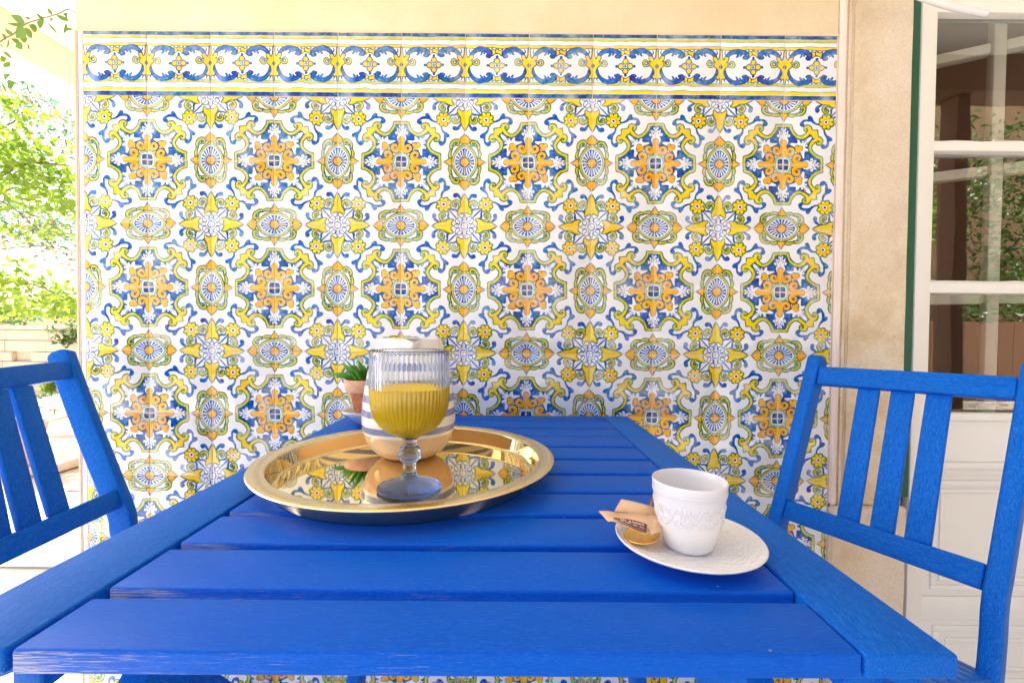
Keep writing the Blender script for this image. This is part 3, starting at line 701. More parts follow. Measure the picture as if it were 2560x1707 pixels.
# ================================================================ door
DY = 1.06
door = tag(empty('glazed_door', (1.25, DY, 0)), 'old white glazed door with panes in rows over moulded lower panels', 'door')
K = (DY - .02) / WY
fr_ = tag(wbox('green_frame', .872 * 1.02, .8861 * K, DY - .02, DY + .06, zp + .004, 2.35, M_GREEN, door, .002), 'dark green painted frame strip')
wbox('dark_joint', .868, .8785 * K, DY - .012, DY + .02, .002, zp, M_DARK, door)
zb = ZT - .0108
wbox('stile', .8885 * K, .9235 * K, DY - .02, DY + .022, .01, 2.33, M_DOOR, door, .003)
for z0, z1 in ((1.273, 1.30), (.921, .955), (.608, .631), (.2826, .308)):
    wbox('glazing_bar', .9236 * K, 2.2, DY - .018, DY + .02, ZT + z0, ZT + z1, M_DOOR, door, .004)
wbox('bottom_rail', .9236 * K, 2.2, DY - .019, DY + .021, ZT - .14, ZT - .012, M_DOOR, door, .004)
wbox('glass_sill', .9236 * K, 2.2, DY - .026, DY - .002, ZT - .012, ZT + .006, M_DOOR, door, .004)
wbox('stile', 2.2, 2.27, DY - .02, DY + .022, .01, 2.33, M_DOOR, door, .003)
zs = [(-.012, .2826), (.308, .608), (.631, .921), (.955, 1.273), (1.30, 1.57)]
for z0, z1 in zs:
    for x0, x1 in ((.9236 * K, 1.58), (1.58, 2.2)):
        p = wbox('pane', x0, x1, DY + .004, DY + .007, ZT + z0, ZT + z1, M_PANE, door)
    # old putty line along the foot of each pane
    bm = bmesh.new(); rr_ = random.Random(int(z0 * 1000) + 50); pts = [(.9236 * K + i * .03, DY - .003, ZT + z0 + .0025 + rr_.uniform(-.0015, .0015)) for i in range(42)]
    tube_into(bm, pts, .0035, 6); obj('putty', bm, M_DOOR, None, True); part(bpy.context.scene.objects[-1] if False else COL.objects[-1], door)
# lower panels with stepped mouldings
wbox('lower_panel', .9236 * K, 2.2, DY - .006, DY + .014, .01, ZT - .1405, M_DOOR, door)
def frame_mould(x0, x1, z0, z1, w, t, y):
    wbox('moulding', x0, x1, y - t, y, z1 - w, z1, M_DOOR, door, .002); wbox('moulding', x0, x1, y - t, y, z0, z0 + w, M_DOOR, door, .002)
    wbox('moulding', x0, x0 + w, y - t, y, z0 + w, z1 - w, M_DOOR, door, .002); wbox('moulding', x1 - w, x1, y - t, y, z0 + w, z1 - w, M_DOOR, door, .002)
frame_mould(.99, 2.18, ZT - .415, ZT - .155, .012, .005, DY - .0065)
frame_mould(1.01, 2.16, ZT - .395, ZT - .175, .010, .003, DY - .0065)
wbox('rail_moulding', .985, 2.19, DY - .025, DY - .0195, ZT - .125, ZT - .108, M_DOOR, door, .004)
wbox('middle_rail', .9236 * K, 2.2, DY - .012, DY - .0065, ZT - .485, ZT - .430, M_DOOR, door, .003)
frame_mould(1.00, 2.17, .10, ZT - .50, .014, .004, DY - .0065)
frame_mould(1.03, 2.14, .13, ZT - .53, .010, .002, DY - .0065)
wbox('kick_rail', .9236 * K, 2.2, DY - .019, DY - .0065, .011, .085, M_DOOR, door, .003)

# inner casement standing ajar behind the glass
ic = tag(empty('inner_casement', (1.112, 1.204, 0)), 'inner casement with white glazing bars standing ajar behind the door glass', 'casement')
dv = Vector((.872, -.488, 0)).normalized(); P0 = Vector((1.112, 1.204, 0))
def icbar(name, s0, s1, z0, z1, w, t):
    p, q = P0 + dv * s0, P0 + dv * s1
    if abs(z1 - z0) < 1e-6: board(name, (p.x, p.y, z0), (q.x, q.y, z0), (0, 0, 1), w, t, M_DOORIN, ic, .004)
    else: board(name, (p.x, p.y, z0), (p.x, p.y, z1), tuple(dv), w, t, M_DOORIN, ic, .004)
for z in (.279, .601, .906, 1.22): icbar('glazing_bar', -.14, .10, ZT + z, ZT + z, .026, .030); icbar('glazing_bar', .128, .19, ZT + z, ZT + z, .026, .030)
icbar('upright_bar', .114, .114, ZT - .02, ZT + 1.5, .024, .045)
icbar('stile', -.17, -.17, .02, ZT + 1.5, .06, .036); icbar('stile', .214, .214, .02, ZT + 1.5, .044, .03); icbar('foot_rail', -.14, .19, ZT - .06, ZT - .06, .07, .036)

# room behind the door
room = tag(empty('room', (1.6, 2.4, 0)), kind='structure')
for nm, b in (('back_wall', (.80, 3.2, 3.4, 3.44, 0, 2.6)), ('side_wall', (.75, .79, 1.30, 3.4, 0, 2.6)), ('far_side_wall', (3.2, 3.24, 1.30, 3.4, 0, 2.6)), ('room_floor', (.80, 3.2, 1.31, 3.4, -.02, 0.0)), ('room_ceiling', (.80, 3.2, 1.31, 3.4, 2.28, 2.298))):
    tag(wbox(nm, *b, M_ROOM, room), kind='structure')
wbox('wardrobe_stile', 1.75, 1.90, 2.6, 2.7, 0, 2.3, M_TIMBER, room)

# short white tube hanging in over the door head
bm = bmesh.new()
tp = crom([(.672, .988, 2.60), (.672, .988, ZT + 1.30), (.674, .985, ZT + 1.02), (.700, .950, ZT + .925), (.748, .912, ZT + .880), (.812, .90, ZT + .845), (.859, .90, ZT + .831), (.907, .90, ZT + .8215), (.928, .90, ZT + .8175)], 6)
pts = [Vector(p) for p in tp]
for rad, rev in ((.0068, False), (.0042, True)):
    rings = []
    for i, p in enumerate(pts):
        t = (pts[min(i + 1, len(pts) - 1)] - pts[max(i - 1, 0)]).normalized(); s_ = t.cross(Vector((0, 1, 0))).normalized(); u_ = s_.cross(t)
        rings.append([bm.verts.new(p + (s_ * math.cos(q * math.pi / 6) + u_ * math.sin(q * math.pi / 6)) * rad) for q in range(12)])
    for A, B in zip(rings, rings[1:]):
        for q in range(12): bm.faces.new((A[q], A[(q + 1) % 12], B[(q + 1) % 12], B[q]))
    if rev:
        for q in range(12): bm.faces.new((last[q], last[(q + 1) % 12], rings[-1][(q + 1) % 12], rings[-1][q]))
    last = rings[-1]
bmesh.ops.recalc_face_normals(bm, faces=bm.faces)
tag(obj('tube', bm, M_CABLE, None, True), 'white plastic tube with open end hanging in front of the door head', 'tube')

# ================================================================ table
PHI = -.0051; CS, SN = math.cos(PHI), math.sin(PHI)
def T(u, v, z=0): return Vector((u * CS + v * SN, -u * SN + v * CS, ZT + z))
table = tag(empty('slatted_table', (T(-.046, .62).x, T(-.046, .62).y, 0)), 'bright blue painted wooden slatted table set end-on against the tiled wall', 'table')
xr, xl, sr, sl, yn, yj, yf = .2608, -.3535, .2056, -.2885, .2545, .7977, .9915
TH = .0148
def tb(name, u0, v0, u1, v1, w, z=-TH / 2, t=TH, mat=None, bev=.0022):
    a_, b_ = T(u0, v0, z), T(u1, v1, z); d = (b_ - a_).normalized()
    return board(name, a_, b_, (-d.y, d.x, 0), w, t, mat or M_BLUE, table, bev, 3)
# side rails in two lengths (main leaf and end leaf)
for (ua, ub) in ((sr + .0008, xr), (xl, sl)):
    for va, vb in ((yn, yj - .0008), (yj + .0008, yf)):
        tb('side_rail', (ua + ub) / 2, va, (ua + ub) / 2, vb, ub - ua, z=-TH / 2 + .0003, mat=M_RAIL)
slats = [(.2545, .3055), (.3170, .3755), (.3862, .4432), (.4535, .5110), (.5195, .5795), (.5880, .6475), (.6580, .7195), (.7290, .7968), (.7995, .8620), (.8700, .9375), (.9445, .9915)]
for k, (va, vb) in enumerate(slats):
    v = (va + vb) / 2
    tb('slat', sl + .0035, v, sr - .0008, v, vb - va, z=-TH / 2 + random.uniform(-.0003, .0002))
# bearers and folding legs underneath
for u in (sl - .020, sr + .022): tb('bearer', u, yn + .03, u, yf - .03, .020, z=-TH - .018, t=.034, mat=M_RAIL)
for v in (.36, .90): tb('cross_bearer', sl, v, sr, v, .022, z=-TH - .014, t=.026, mat=M_RAIL)
for u in (-.25, .17):
    board('leg', T(u, .30, -TH - .03), T(u, .86, -.735), (0, 1, .9), .038, .020, M_RAIL, table, .003)
    board('leg', T(u + .024, .88, -TH - .03), T(u + .024, .36, -.735), (0, 1, -.9), .038, .020, M_RAIL, table, .003)
tb('stretcher', -.24, .45, .20, .45, .03, z=-.55, t=.018, mat=M_RAIL)

# ================================================================ chairs
def chair(name, label, A, B, C_, D, slat_t, mirror):
    """A, B: far and near end of the top rail's upper edge; C_, D: the same for the lower rail."""
    A, B, C_, D = [Vector((p[0], p[1], p[2] + ZT)) for p in (A, B, C_, D)]
    mid = (C_ + D) / 2; root = tag(empty(name, (mid.x, mid.y, 0)), label, 'chair', 'blue folding chairs at the table')
    rail = ((B - A).normalized() + (D - C_).normalized()).normalized()       # far -> near
    dn = ((C_ - A) + (D - B)) / 2; dn.normalize()
    back = rail.cross(dn); back.normalize()
    front = -back if (back.x < 0) != (not mirror) else back                  # towards the table
    if (front.x < 0) == mirror: front = -front
    PT, PD = .023, .041
    for (a_, c_, s_) in ((A, C_, -1), (B, D, 1)):
        off = rail * (PT / 2 + .0005) * s_
        o_ = -front * (PD * .5 - .004)                                       # rails sit near the post's front edge
        top = a_ - (c_ - a_).normalized() * .014
        low = c_ + (c_ - a_).normalized() * .05
        seat = Vector((low.x, low.y, 0)) + front * .03; seat.z = ZT - .285
        foot = seat + front * .20; foot.z = .004
        bend = (a_ + c_) / 2 - front * .007
        pts = crom([tuple(top + off + o_), tuple(a_ + off + o_ + (c_ - a_) * .08 - front * .001), tuple(bend + off + o_ * 1.0 + front * .005), tuple(c_ + off + o_), tuple(low + off + o_), tuple(seat + off + o_), tuple(foot + off + o_)], 6)
        sweep_rect('back_post', pts, front, PD, PT, M_CHAIR, root, .0045, round_top=.011)
    dnA = (C_ - A).normalized(); dnB = (D - B).normalized()
    def rl(p, q, h, nm):
        p2, q2 = p + dnA * h / 2, q + dnB * h / 2
        board(nm, p2 - front * .010, q2 - front * .010, dn, h, .018, M_CHAIR, root, .003, 3)
    rl(A, B, .036, 'top_rail'); rl(C_, D, .036, 'lower_rail')
    for (t0, t1), (b0, b1) in slat_t:
        tt, bb = (t0 + t1) / 2, (b0 + b1) / 2
        p = A + (B - A) * tt + dnA * .0355; q = C_ + (D - C_) * bb + dnA * .0005
        board('back_slat', p - front * .013, q - front * .013, rail, .0395 if mirror else .0320, .010, M_CHAIR, root, .002, 3)
    # seat: two side bars and slats
    sl0, sl1 = C_ + rail * .01, D - rail * .01
    zs_ = ZT - .300
    h0 = Vector((C_.x, C_.y, zs_)) + front * .02; h1 = Vector((D.x, D.y, zs_)) + front * .02
    for h in (h0 + rail * .03, h1 - rail * .03):
        board('seat_bar', h - front * .015 + Vector((0, 0, -.010)), h + front * .33 + Vector((0, 0, -.010)), rail, .018, .030, M_CHAIR, root, .002)
    for k in range(7):
        f = front * (.012 + k * .050)
        board('seat_slat', h0 + f + Vector((0, 0, .0135)) - rail * .01, h1 + f + Vector((0, 0, .0135)) + rail * .016, front, .040, .014, M_CHAIR, root, .003)
    for h in (h0 + rail * .012, h1 - rail * .012):
        board('front_leg', h + front * .30 + Vector((0, 0, -.02)), Vector((h.x, h.y, .01)) - front * .10, front, .034, .018, M_CHAIR, root, .003)
    board('foot_rung', Vector((h0.x, h0.y, .12)) - front * .06, Vector((h1.x, h1.y, .12)) - front * .06, (0, 0, 1), .025, .016, M_CHAIR, root, .002)
    return root
chair('folding_chair', 'blue folding chair right of the table, in front of the stone jamb and white door',
      (.600, .880, .124), (.766, .681, .124), (.524, .85, -.129), (.655, .614, -.129),
      (((.251, .378), (.301, .43)), ((.433, .56), (.479, .614)), ((.61, .741), (.654, .777))), False)
chair('folding_chair', 'blue folding chair left of the table, the garden seen through its back',
      (-.892, .900, .120), (-.809, .651, .120), (-.769, .870, -.128), (-.7525, .6085, -.128),
      (((.41, .59), (.33, .49)), ((.62, .82), (.525, .675)), ((.83, 1.0), (.70, .86))), True)

# ================================================================ tray
ST = 'standing on the brass tray'
tx, ty = -.1320, .5811
prof_rim = [(.1664, .0226), (.1676, .0236), (.1690, .0240), (.1780, .0246), (.1838, .0243), (.1858, .0236), (.1862, .0228), (.1854, .0220), (.1836, .0222), (.1780, .0230), (.1680, .0224)]
prof_body = [(0, .0020), (.080, .0020), (.150, .0020), (.1582, .0020), (.1586, .0020), (.1600, .0025), (.1610, .0036), (.1616, .0052), (.1658, .0205), (.1664, .0222), (.1676, .0232), (.1688, .0234),
             (.1686, .0222), (.1670, .0200), (.1642, .0120), (.1625, .0046), (.1606, .0016), (.1600, .0004), (.150, .0004), (0, .0004)]
tray = obj('tray', lathe_bm(prof_body, 288), [M_GOLD, M_GOLDU], None, True, 50)
for p_ in tray.data.polygons:
    if p_.center.z < .0010 or (math.hypot(p_.center.x, p_.center.y) > .1540 and p_.normal.z < -.2) or math.hypot(p_.center.x, p_.center.y) > .1667: p_.material_index = 1; tray.location = (tx, ty, ZT + .0006)
tag(tray, 'round polished brass tray with a broad satin rim on the blue table', 'tray')
rim = obj('rim', lathe_bm(prof_rim, 288, close=True), M_GOLDR, None, True, 50); rim.location = tray.location; part(rim, tray)
ZF = ZT + .0028                                                           # tray floor

# ================================================================ goblet with juice
gx, gy = -.1178, .5150
gob = tag(empty('goblet', (gx, gy, ZF)), 'ribbed blue-tinted glass goblet half full of yellow juice, on the brass tray before the jug', 'goblet')
zr = lambda w: w                                                           # heights below are above the tray floor
NR = 56
outer = [(0, .0), (.0325, .0), (.0352, .0010), (.0358, .0026), (.0345, .0040), (.026, .0062), (.016, .0090), (.0102, .0125), (.0076, .0175), (.0070, .0240), (.0072, .0300), (.0098, .0325), (.0122, .0350), (.0130, .0385),
         (.0118, .0420), (.0094, .0435), (.0112, .0450), (.0108, .0470), (.0078, .0490), (.0076, .0535), (.0085, .0575), (.0150, .0605), (.0250, .0655), (.0330, .0725), (.0390, .0815), (.0425, .0925), (.0436, .105), (.0440, .120), (.0440, .140), (.0438, .1530), (.0436, .1556)]
inner = [(.0430, .1565), (.0422, .1556), (.0421, .150), (.0421, .120), (.0417, .105), (.0405, .0935), (.0370, .0835), (.0310, .0755), (.0235, .0695), (.0130, .0655), (0, .0645)]
def ribs(r, z, a, k):
    if k >= len(outer): return r
    if .068 < z < .1535:
        s = min(1, (z - .066) / .012) * min(1, (.1552 - z) / .004 + .1); return r + .0007 * s * (abs(math.cos(a * NR / 2)) * 2 - 1.2)
    if .002 < z < .012 and r > .012: return r
    return r
prof = []
for (p, q) in zip(outer + inner, (outer + inner)[1:]):
    prof.append(p)
bm = lathe_bm(crom(outer[:21], 1) + outer[21:] + inner, NR * 8, ribs)
# moulded rays on the foot
for v in bm.verts:
    r = math.hypot(v.co.x, v.co.y)
    if .003 < v.co.z < .0115 and r > .012: v.co.z += .00035 * math.cos(math.atan2(v.co.y, v.co.x) * NR)
gl_ = obj('glass', bm, M_GLASS, None, True); gl_.location = (gx, gy, ZF + .0002); gl_.scale = (1.023,) * 3; part(gl_, gob)
liq = [(0, .0638), (.0131, .0650), (.0238, .0690), (.0314, .0750), (.0374, .0831), (.0409, .0932), (.0427, .105), (.0429, .1128), (.0429, .1146), (.0415, .1140), (0, .1139)]
lq = obj('juice', lathe_bm(liq, NR * 6, lambda r, z, a_, k: r + (.0005 * math.cos(a_ * NR) if .0740 < z < .1147 and r > .03 and r < .043 else 0)), M_JUICE, None, True, 50); lq.location = (gx, gy, ZF + .0002); lq.scale = (1.023,) * 3; part(lq, gob)

# ================================================================ jug
jx, jy = -.1503, .6550
jp = [(0, .0), (.030, .0), (.035, .0006), (.044, .0060), (.0535, .0150), (.0600, .0260), (.0640, .0400), (.0655, .0520), (.0652, .0640), (.0638, .0800), (.0612, .1000), (.0575, .1200), (.0530, .1380), (.0494, .1500), (.0482, .1545),
      (.0474, .1560), (.0462, .1610), (.0444, .1660), (.0432, .1672), (.0420, .1662), (.0440, .1600), (.0455, .1540), (.0500, .1360), (.0575, .1050), (.0612, .0700), (.0600, .0420), (.0520, .0180), (.030, .0060), (0, .0055)]
bm = lathe_bm(jp, 96)
for v in bm.verts:                                                        # pinched spout towards the camera's right, and a mouth nearly straight
    a_ = math.atan2(v.co.y, v.co.x); da = (a_ - R(-72) + math.pi) % (2 * math.pi) - math.pi
    if v.co.z > .150:
        k = math.exp(-(da / .16) ** 2) * min(1, (v.co.z - .150) / .014)
        v.co.x += math.cos(a_) * .013 * k; v.co.y += math.sin(a_) * .013 * k; v.co.z -= .004 * k
jug = obj('jug', bm, M_JUG, None, True, 60); jug.location = (jx, jy, ZF + .0003); jug.scale = (1.023,) * 3
tag(jug, 'white ceramic jug with blue bands and peach foot, behind the goblet on the tray', 'jug')
bm = bmesh.new()
hp = crom([(.050, .022, .132), (.072, .040, .128), (.079, .046, .100), (.066, .038, .062)], 6)
hp = [(-.01 + x * .20, .052 + y * .62, z) for x, y, z in hp]
tube_into(bm, hp, .0055, 10); hd = obj('handle', bm, M_GLAZE, None, True); hd.parent = jug

# ================================================================ potted succulent on a little dish
px_, py_ = -.2900, .8980
dish = obj('dish', lathe_bm([(0, .0), (.020, .0), (.022, .0030), (.030, .0080), (.040, .0160), (.0475, .0215), (.0500, .0250), (.0500, .0268), (.0480, .0272), (.0440, .0240), (.034, .0150), (.022, .0085), (0, .0080)], 72), M_GLAZE, None, True, 60)
dish.location = (px_, py_, ZT + .0008); tag(dish, 'small white glazed dish beneath the terracotta pot, at the far left end of the table', 'dish')
pot = tag(empty('flower_pot', (px_, py_, ZT + .0095)), 'little terracotta pot with spiky green succulent, standing in the white dish behind the jug', 'flower pot')
o = obj('pot_body', lathe_bm([(0, 0), (.0205, 0), (.0218, .0015), (.0265, .022), (.0335, .050), (.0345, .0545), (.0325, .0545), (.025, .020), (0, .012)], 56), M_TERRA, None, True, 50); o.location = pot.location; part(o, pot)
o = obj('pot_rim', lathe_bm([(.0340, .0546), (.0405, .0550), (.0425, .0570), (.0450, .0775), (.0440, .0795), (.0415, .0795), (.0395, .0770), (.0370, .0552)], 56, close=True), M_TERRA2, None, True, 50); o.location = pot.location; part(o, pot)
o = obj('soil', lathe_bm([(0, .074), (.039, .072), (.039, .066), (0, .066)], 40), M_SOIL, None, True); o.location = pot.location; part(o, pot)
# finger-shaped leaves
rs = random.Random(11)
bm = bmesh.new(); L = .05
tube_into(bm, [(0, 0, 0), (0, 0, .012), (.0015, 0, .026), (.004, 0, .038), (.008, 0, .046), (.0105, 0, .0495)], [.0024, .0031, .0034, .0029, .0018, .0005], 8)
leaf_me = bpy.data.meshes.new('leaf'); bm.to_mesh(leaf_me); bm.free(); leaf_me.materials.append(M_SUCC); leaf_me.polygons.foreach_set('use_smooth', [True] * len(leaf_me.polygons))
for k in range(64):
    a_ = rs.uniform(0, 2 * math.pi); rr_ = rs.uniform(0, .028) ** 1; lean = R(6 + rr_ / .028 * 38 + rs.uniform(-8, 8))
    o = bpy.data.objects.new('leaf', leaf_me); COL.objects.link(o)
    q = Matrix.Rotation(a_, 4, 'Z') @ Matrix.Rotation(lean, 4, 'Y') @ Matrix.Scale(rs.uniform(.6, 1.05), 4)
    q.translation = pot.location + Vector((rr_ * math.cos(a_), rr_ * math.sin(a_), .070)); o.matrix_basis = q; part(o, pot)
for a_, ln in ((R(178), 1.15), (R(150), .95), (R(200), .9)):              # the stray shoots on the left
    o = bpy.data.objects.new('leaf', leaf_me); COL.objects.link(o)
    q = Matrix.Rotation(a_, 4, 'Z') @ Matrix.Rotation(R(66), 4, 'Y') @ Matrix.Scale(ln, 4); q.translation = pot.location + Vector((.018 * math.cos(a_), .018 * math.sin(a_), .074)); o.matrix_basis = q; part(o, pot)

# ================================================================ espresso cup, saucer, spoon, sugar
cx_, cy_ = .1495, .3760
sauc = obj('saucer', lathe_bm([(0, .0014), (.018, .0014), (.0215, 0), (.0235, .0002), (.0245, .0022), (.040, .0062), (.054, .0100), (.0590, .0118), (.0598, .0130), (.0590, .0140), (.0560, .0132), (.0400, .0086), (.0260, .0052), (.0225, .0046), (0, .0046)], 128), M_SAUC, None, True, 60)
sauc.location = (cx_, cy_ + .0012, ZT + .0004); tag(sauc, 'white porcelain saucer with a woven-texture border under the espresso cup', 'saucer')
ZS = ZT + .0004 + .0048
cup_out = [(0, .0008), (.0150, .0008), (.0165, 0), (.0180, .0004), (.0205, .0040), (.0230, .0110), (.0252, .0200), (.0270, .0300), (.0283, .0400), (.0291, .0475), (.0296, .0490), (.0300, .0550), (.0301, .0564)]
cup_in = [(.0296, .0571), (.0288, .0564), (.0284, .0500), (.0270, .0380), (.0246, .0220), (.0205, .0080), (.014, .0042), (0, .0036)]
cup = obj('espresso_cup', lathe_bm(cup_out + cup_in, 112), M_PORC, None, True, 60); cup.location = (cx_, cy_, ZS + .0001)
tag(cup, 'empty white espresso cup embossed with scrolls, on its saucer at the right', 'cup')
def rad_at(z, pr=cup_out):
    for (r0, z0), (r1, z1) in zip(pr[3:], pr[4:]):
        if z0 <= z <= z1: return r0 + (r1 - r0) * (z - z0) / (z1 - z0)
    return pr[-1][0]
def on_cup(s, z, lift=-.0002): r = rad_at(z) + lift; a_ = s / .028; return (r * math.cos(a_), r * math.sin(a_), z)
bm = bmesh.new()
per = 2 * math.pi * .028; nmot = 9
for k in range(nmot):
    s0 = k * per / nmot
    for sg in (1, -1):
        # big volute below, small one above, joined by a stem
        pts = [(sg * .0006, .0335)] + [(sg * (.0042 + x), .0285 + y) for x, y in [(.0042 * (1 - t * .72) * math.cos(math.pi - .2 + t * 8.6), .0042 * (1 - t * .72) * math.sin(math.pi - .2 + t * 8.6)) for t in np.linspace(0, 1, 22)]]
        tube_into(bm, [on_cup(s0 + a_, b_) for a_, b_ in pts], [.00095] * len(pts), 6)
        pts = [(sg * .0008, .0325), (sg * .0014, .0350)] + [(sg * (.0034 + x), .0382 + y) for x, y in [(.0027 * (1 - t * .7) * math.cos(math.pi + .6 - t * 7.8), .0027 * (1 - t * .7) * math.sin(math.pi + .6 - t * 7.8)) for t in np.linspace(0, 1, 18)]]
        tube_into(bm, [on_cup(s0 + a_, b_) for a_, b_ in pts], [.00095] * len(pts), 6)
    # leaf between the volutes
    for q in (-1, 0, 1):
        pts = [(per / nmot / 2, .0290), (per / nmot / 2 + q * .0015, .0335), (per / nmot / 2 + q * .0034, .0375)]
        tube_into(bm, [on_cup(s0 + a_, b_) for a_, b_ in crom([p for p in pts], 4)], [.0008] * 9, 6)
obj('relief', bm, M_PORC, None, True); part(COL.objects[-1], cup); COL.objects[-1].matrix_parent_inverse = Matrix()
bm = bmesh.new()
for k in range(84):
    x, y, z_ = on_cup(k * per / 84, .0468); bmesh.ops.create_icosphere(bm, subdivisions=1, radius=.0007, matrix=Matrix.Translation((x, y, z_)))
tube_into(bm, [on_cup(s_, .0490) for s_ in np.linspace(0, per, 97)], .0006, 5, False)
obj('bead_band', bm, M_PORC, None, True); COL.objects[-1].parent = cup

# spoon: bowl lying on the saucer, stem running back behind the cup
bm = bmesh.new(); nb_, ns_ = 12, 20; rows = []
for i in range(nb_ + 1):
    q = i / nb_; ring = []
    for j in range(ns_):
        a_ = 2 * math.pi * j / ns_; ex = .0145 * q; ey = .0235 * q
        ring.append(bm.verts.new((ex * math.cos(a_) * (1 - .12 * math.sin(a_)), ey * math.sin(a_), .0052 * (q ** 2.2) - .0052)))
    rows.append(ring)
for A, B in zip(rows, rows[1:]):
    for j in range(ns_): bm.faces.new((A[j], A[(j + 1) % ns_], B[(j + 1) % ns_], B[j]))
bmesh.ops.solidify if False else None
bmesh.ops.remove_doubles(bm, verts=bm.verts, dist=1e-5)
bmesh.ops.recalc_face_normals(bm, faces=bm.faces)
spoon = obj('teaspoon', bm, M_SPOON, None, True)
md = spoon.modifiers.new('thickness', 'SOLIDIFY'); md.thickness = .0009
spoon.location = (cx_ - .0385, cy_ + .001, ZT + .0152); spoon.rotation_euler = (R(-2), R(-2), R(-24))
tag(spoon, 'small gold teaspoon lying on the saucer beside the cup, below the sugar sachet', 'spoon')
bm = bmesh.new(); tube_into(bm, [(0, .0225, -.0004), (0, .032, .0035), (0, .05, .006), (0, .085, .0075)], [.0022, .0015, .0014, .0022], 8)
st = obj('stem', bm, M_SPOON, None, True); st.parent = spoon

# sugar sachet: folded kraft paper leaning on the cup
def sach(name, pts, faces, mat, parent=None, th=.0006):
    bm = bmesh.new(); vs = [bm.verts.new(p) for p in pts]
    for f in faces: bm.faces.new([vs[i] for i in f])
    bmesh.ops.recalc_face_normals(bm, faces=bm.faces)
    bmesh.ops.subdivide_edges(bm, edges=bm.edges[:], cuts=3, use_grid_fill=True)
    rs2 = random.Random(5)
    for v in bm.verts: v.co += Vector((0, 0, 1)) * noise.noise(v.co * 90) * .0010
    o = obj(name, bm, mat, None, True); m_ = o.modifiers.new('paper', 'SOLIDIFY'); m_.thickness = th; m_.offset = -1
    if parent is not None: part(o, parent)
    return o

Z3 = lambda l: [(x, y, z + ZT) for x, y, z in l]
sachet = tag(empty('sugar_sachet', (.108, .385, ZT + .028)), 'kraft paper sugar sachet with brown print, leaning between cup and saucer edge', 'sachet')
sach('back_flap', Z3([(.0996, .405, .0342), (.1271, .400, .0295), (.1272, .392, .0237), (.0906, .392, .0277)]), [(0, 1, 2, 3)], M_KRAFT, sachet)
sach('front_panel', Z3([(.0755, .385, .0307), (.0906, .3915, .0276), (.1272, .3915, .0235), (.1200, .366, .0218), (.1073, .362, .0222), (.0846, .370, .0288), (.0807, .372, .0272)]),
     [(0, 1, 5, 6), (1, 2, 3, 4), (1, 4, 5)], M_KRAFT, sachet)
sach('folded_end', Z3([(.1120, .3735, .0283), (.1205, .3840, .0285), (.1290, .3860, .0262), (.1235, .3650, .0232), (.1140, .3615, .0215)]), [(0, 1, 2, 3, 4)], M_KRAFT, sachet)
bm = bmesh.new()
p00, p10, p01, p11 = [Vector(q) for q in Z3([(.0850, .3735, .0298), (.1130, .3722, .0272), (.0850, .3690, .0290), (.1090, .3600, .0222)])]
def onp(s_, t_): return p00.lerp(p10, s_).lerp(p01.lerp(p11, s_), t_) + Vector((0, -.0009, .0011))
top_ = [onp(q, .10 + .28 * abs(q - .45) ** 1.6 * 2) for q in np.linspace(0, 1, 9)]; bot_ = [onp(q, .98 - .35 * (1 - q) * (1 - q)) for q in np.linspace(0, 1, 9)]
tv = [bm.verts.new(p) for p in top_]; bv = [bm.verts.new(p) for p in bot_]
for k in range(8): bm.faces.new((tv[k], tv[k + 1], bv[k + 1], bv[k]))
o = obj('printed_band', bm, M_PRINT, None, True); md = o.modifiers.new('ink', 'SOLIDIFY'); md.thickness = .0003; part(o, sachet)
bm = bmesh.new(); rw = random.Random(2)
for t_, h, n_ in ((.50, .0011, 17), (.72, .0007, 15)):                    # two short worn lines of lettering
    for k in range(n_):
        if rw.random() < .12: continue
        s_ = .22 + .72 * k / n_; c0 = onp(s_, t_) + Vector((0, -.0006, .0006)); 
        for _ in range(2):
            d_ = Vector((rw.uniform(-.0004, .0004), 0, 0)); tube_into(bm, [c0 + d_, c0 + Vector((rw.uniform(-.0004, .0004), h * .35, h))], .00026, 4)
o = obj('lettering', bm, M_PALE, None, False); part(o, sachet)

# ================================================================ garden on the left
def leaves_into(bm, clumps, size, rnd, flat=.35, droop=0.0):
    for (c, rad, n) in clumps:
        for _ in range(n):
            while True:
                q = Vector((rnd.uniform(-1, 1), rnd.uniform(-1, 1), rnd.uniform(-1, 1)))
                if q.length <= 1: break
            p = Vector(c) + Vector((q.x * rad[0], q.y * rad[1], q.z * rad[2]))
            s_ = size * rnd.uniform(.55, 1.25)
            ax = Vector((rnd.gauss(0, 1), rnd.gauss(0, 1), rnd.gauss(-droop, .7))).normalized(); side = ax.cross(Vector((rnd.gauss(0, 1), rnd.gauss(0, 1), rnd.gauss(0, 1)))).normalized(); nn = ax.cross(side)
            a0 = p; a1 = p + ax * s_ * .45 + nn * s_ * .05; a2 = p + ax * s_
            l_ = p + ax * s_ * .42 + side * s_ * .25 + nn * s_ * .11; r_ = p + ax * s_ * .42 - side * s_ * .25 + nn * s_ * .11
            v0, v1, v2, vl_, vr_ = [bm.verts.new(x) for x in (a0, a1, a2, l_, r_)]
            bm.faces.new((v0, vl_, v1)); bm.faces.new((vl_, v2, v1)); bm.faces.new((v0, v1, vr_)); bm.faces.new((v1, v2, vr_))
def foliage(name, clumps, size, mat, parent, seed, **kw):
    bm = bmesh.new(); leaves_into(bm, clumps, size, random.Random(seed), **kw)
    o = obj(name, bm, mat); tag(o, kind='stuff'); return part(o, parent)
def limbs(name, paths, parent, mat=None):
    bm = bmesh.new()
    for pts, r0, r1 in paths:
        pp = crom(pts, 5); n_ = len(pp); tube_into(bm, pp, [r0 + (r1 - r0) * k / (n_ - 1) for k in range(n_)], 7)
    return part(obj(name, bm, mat or M_BARK, None, True), parent)
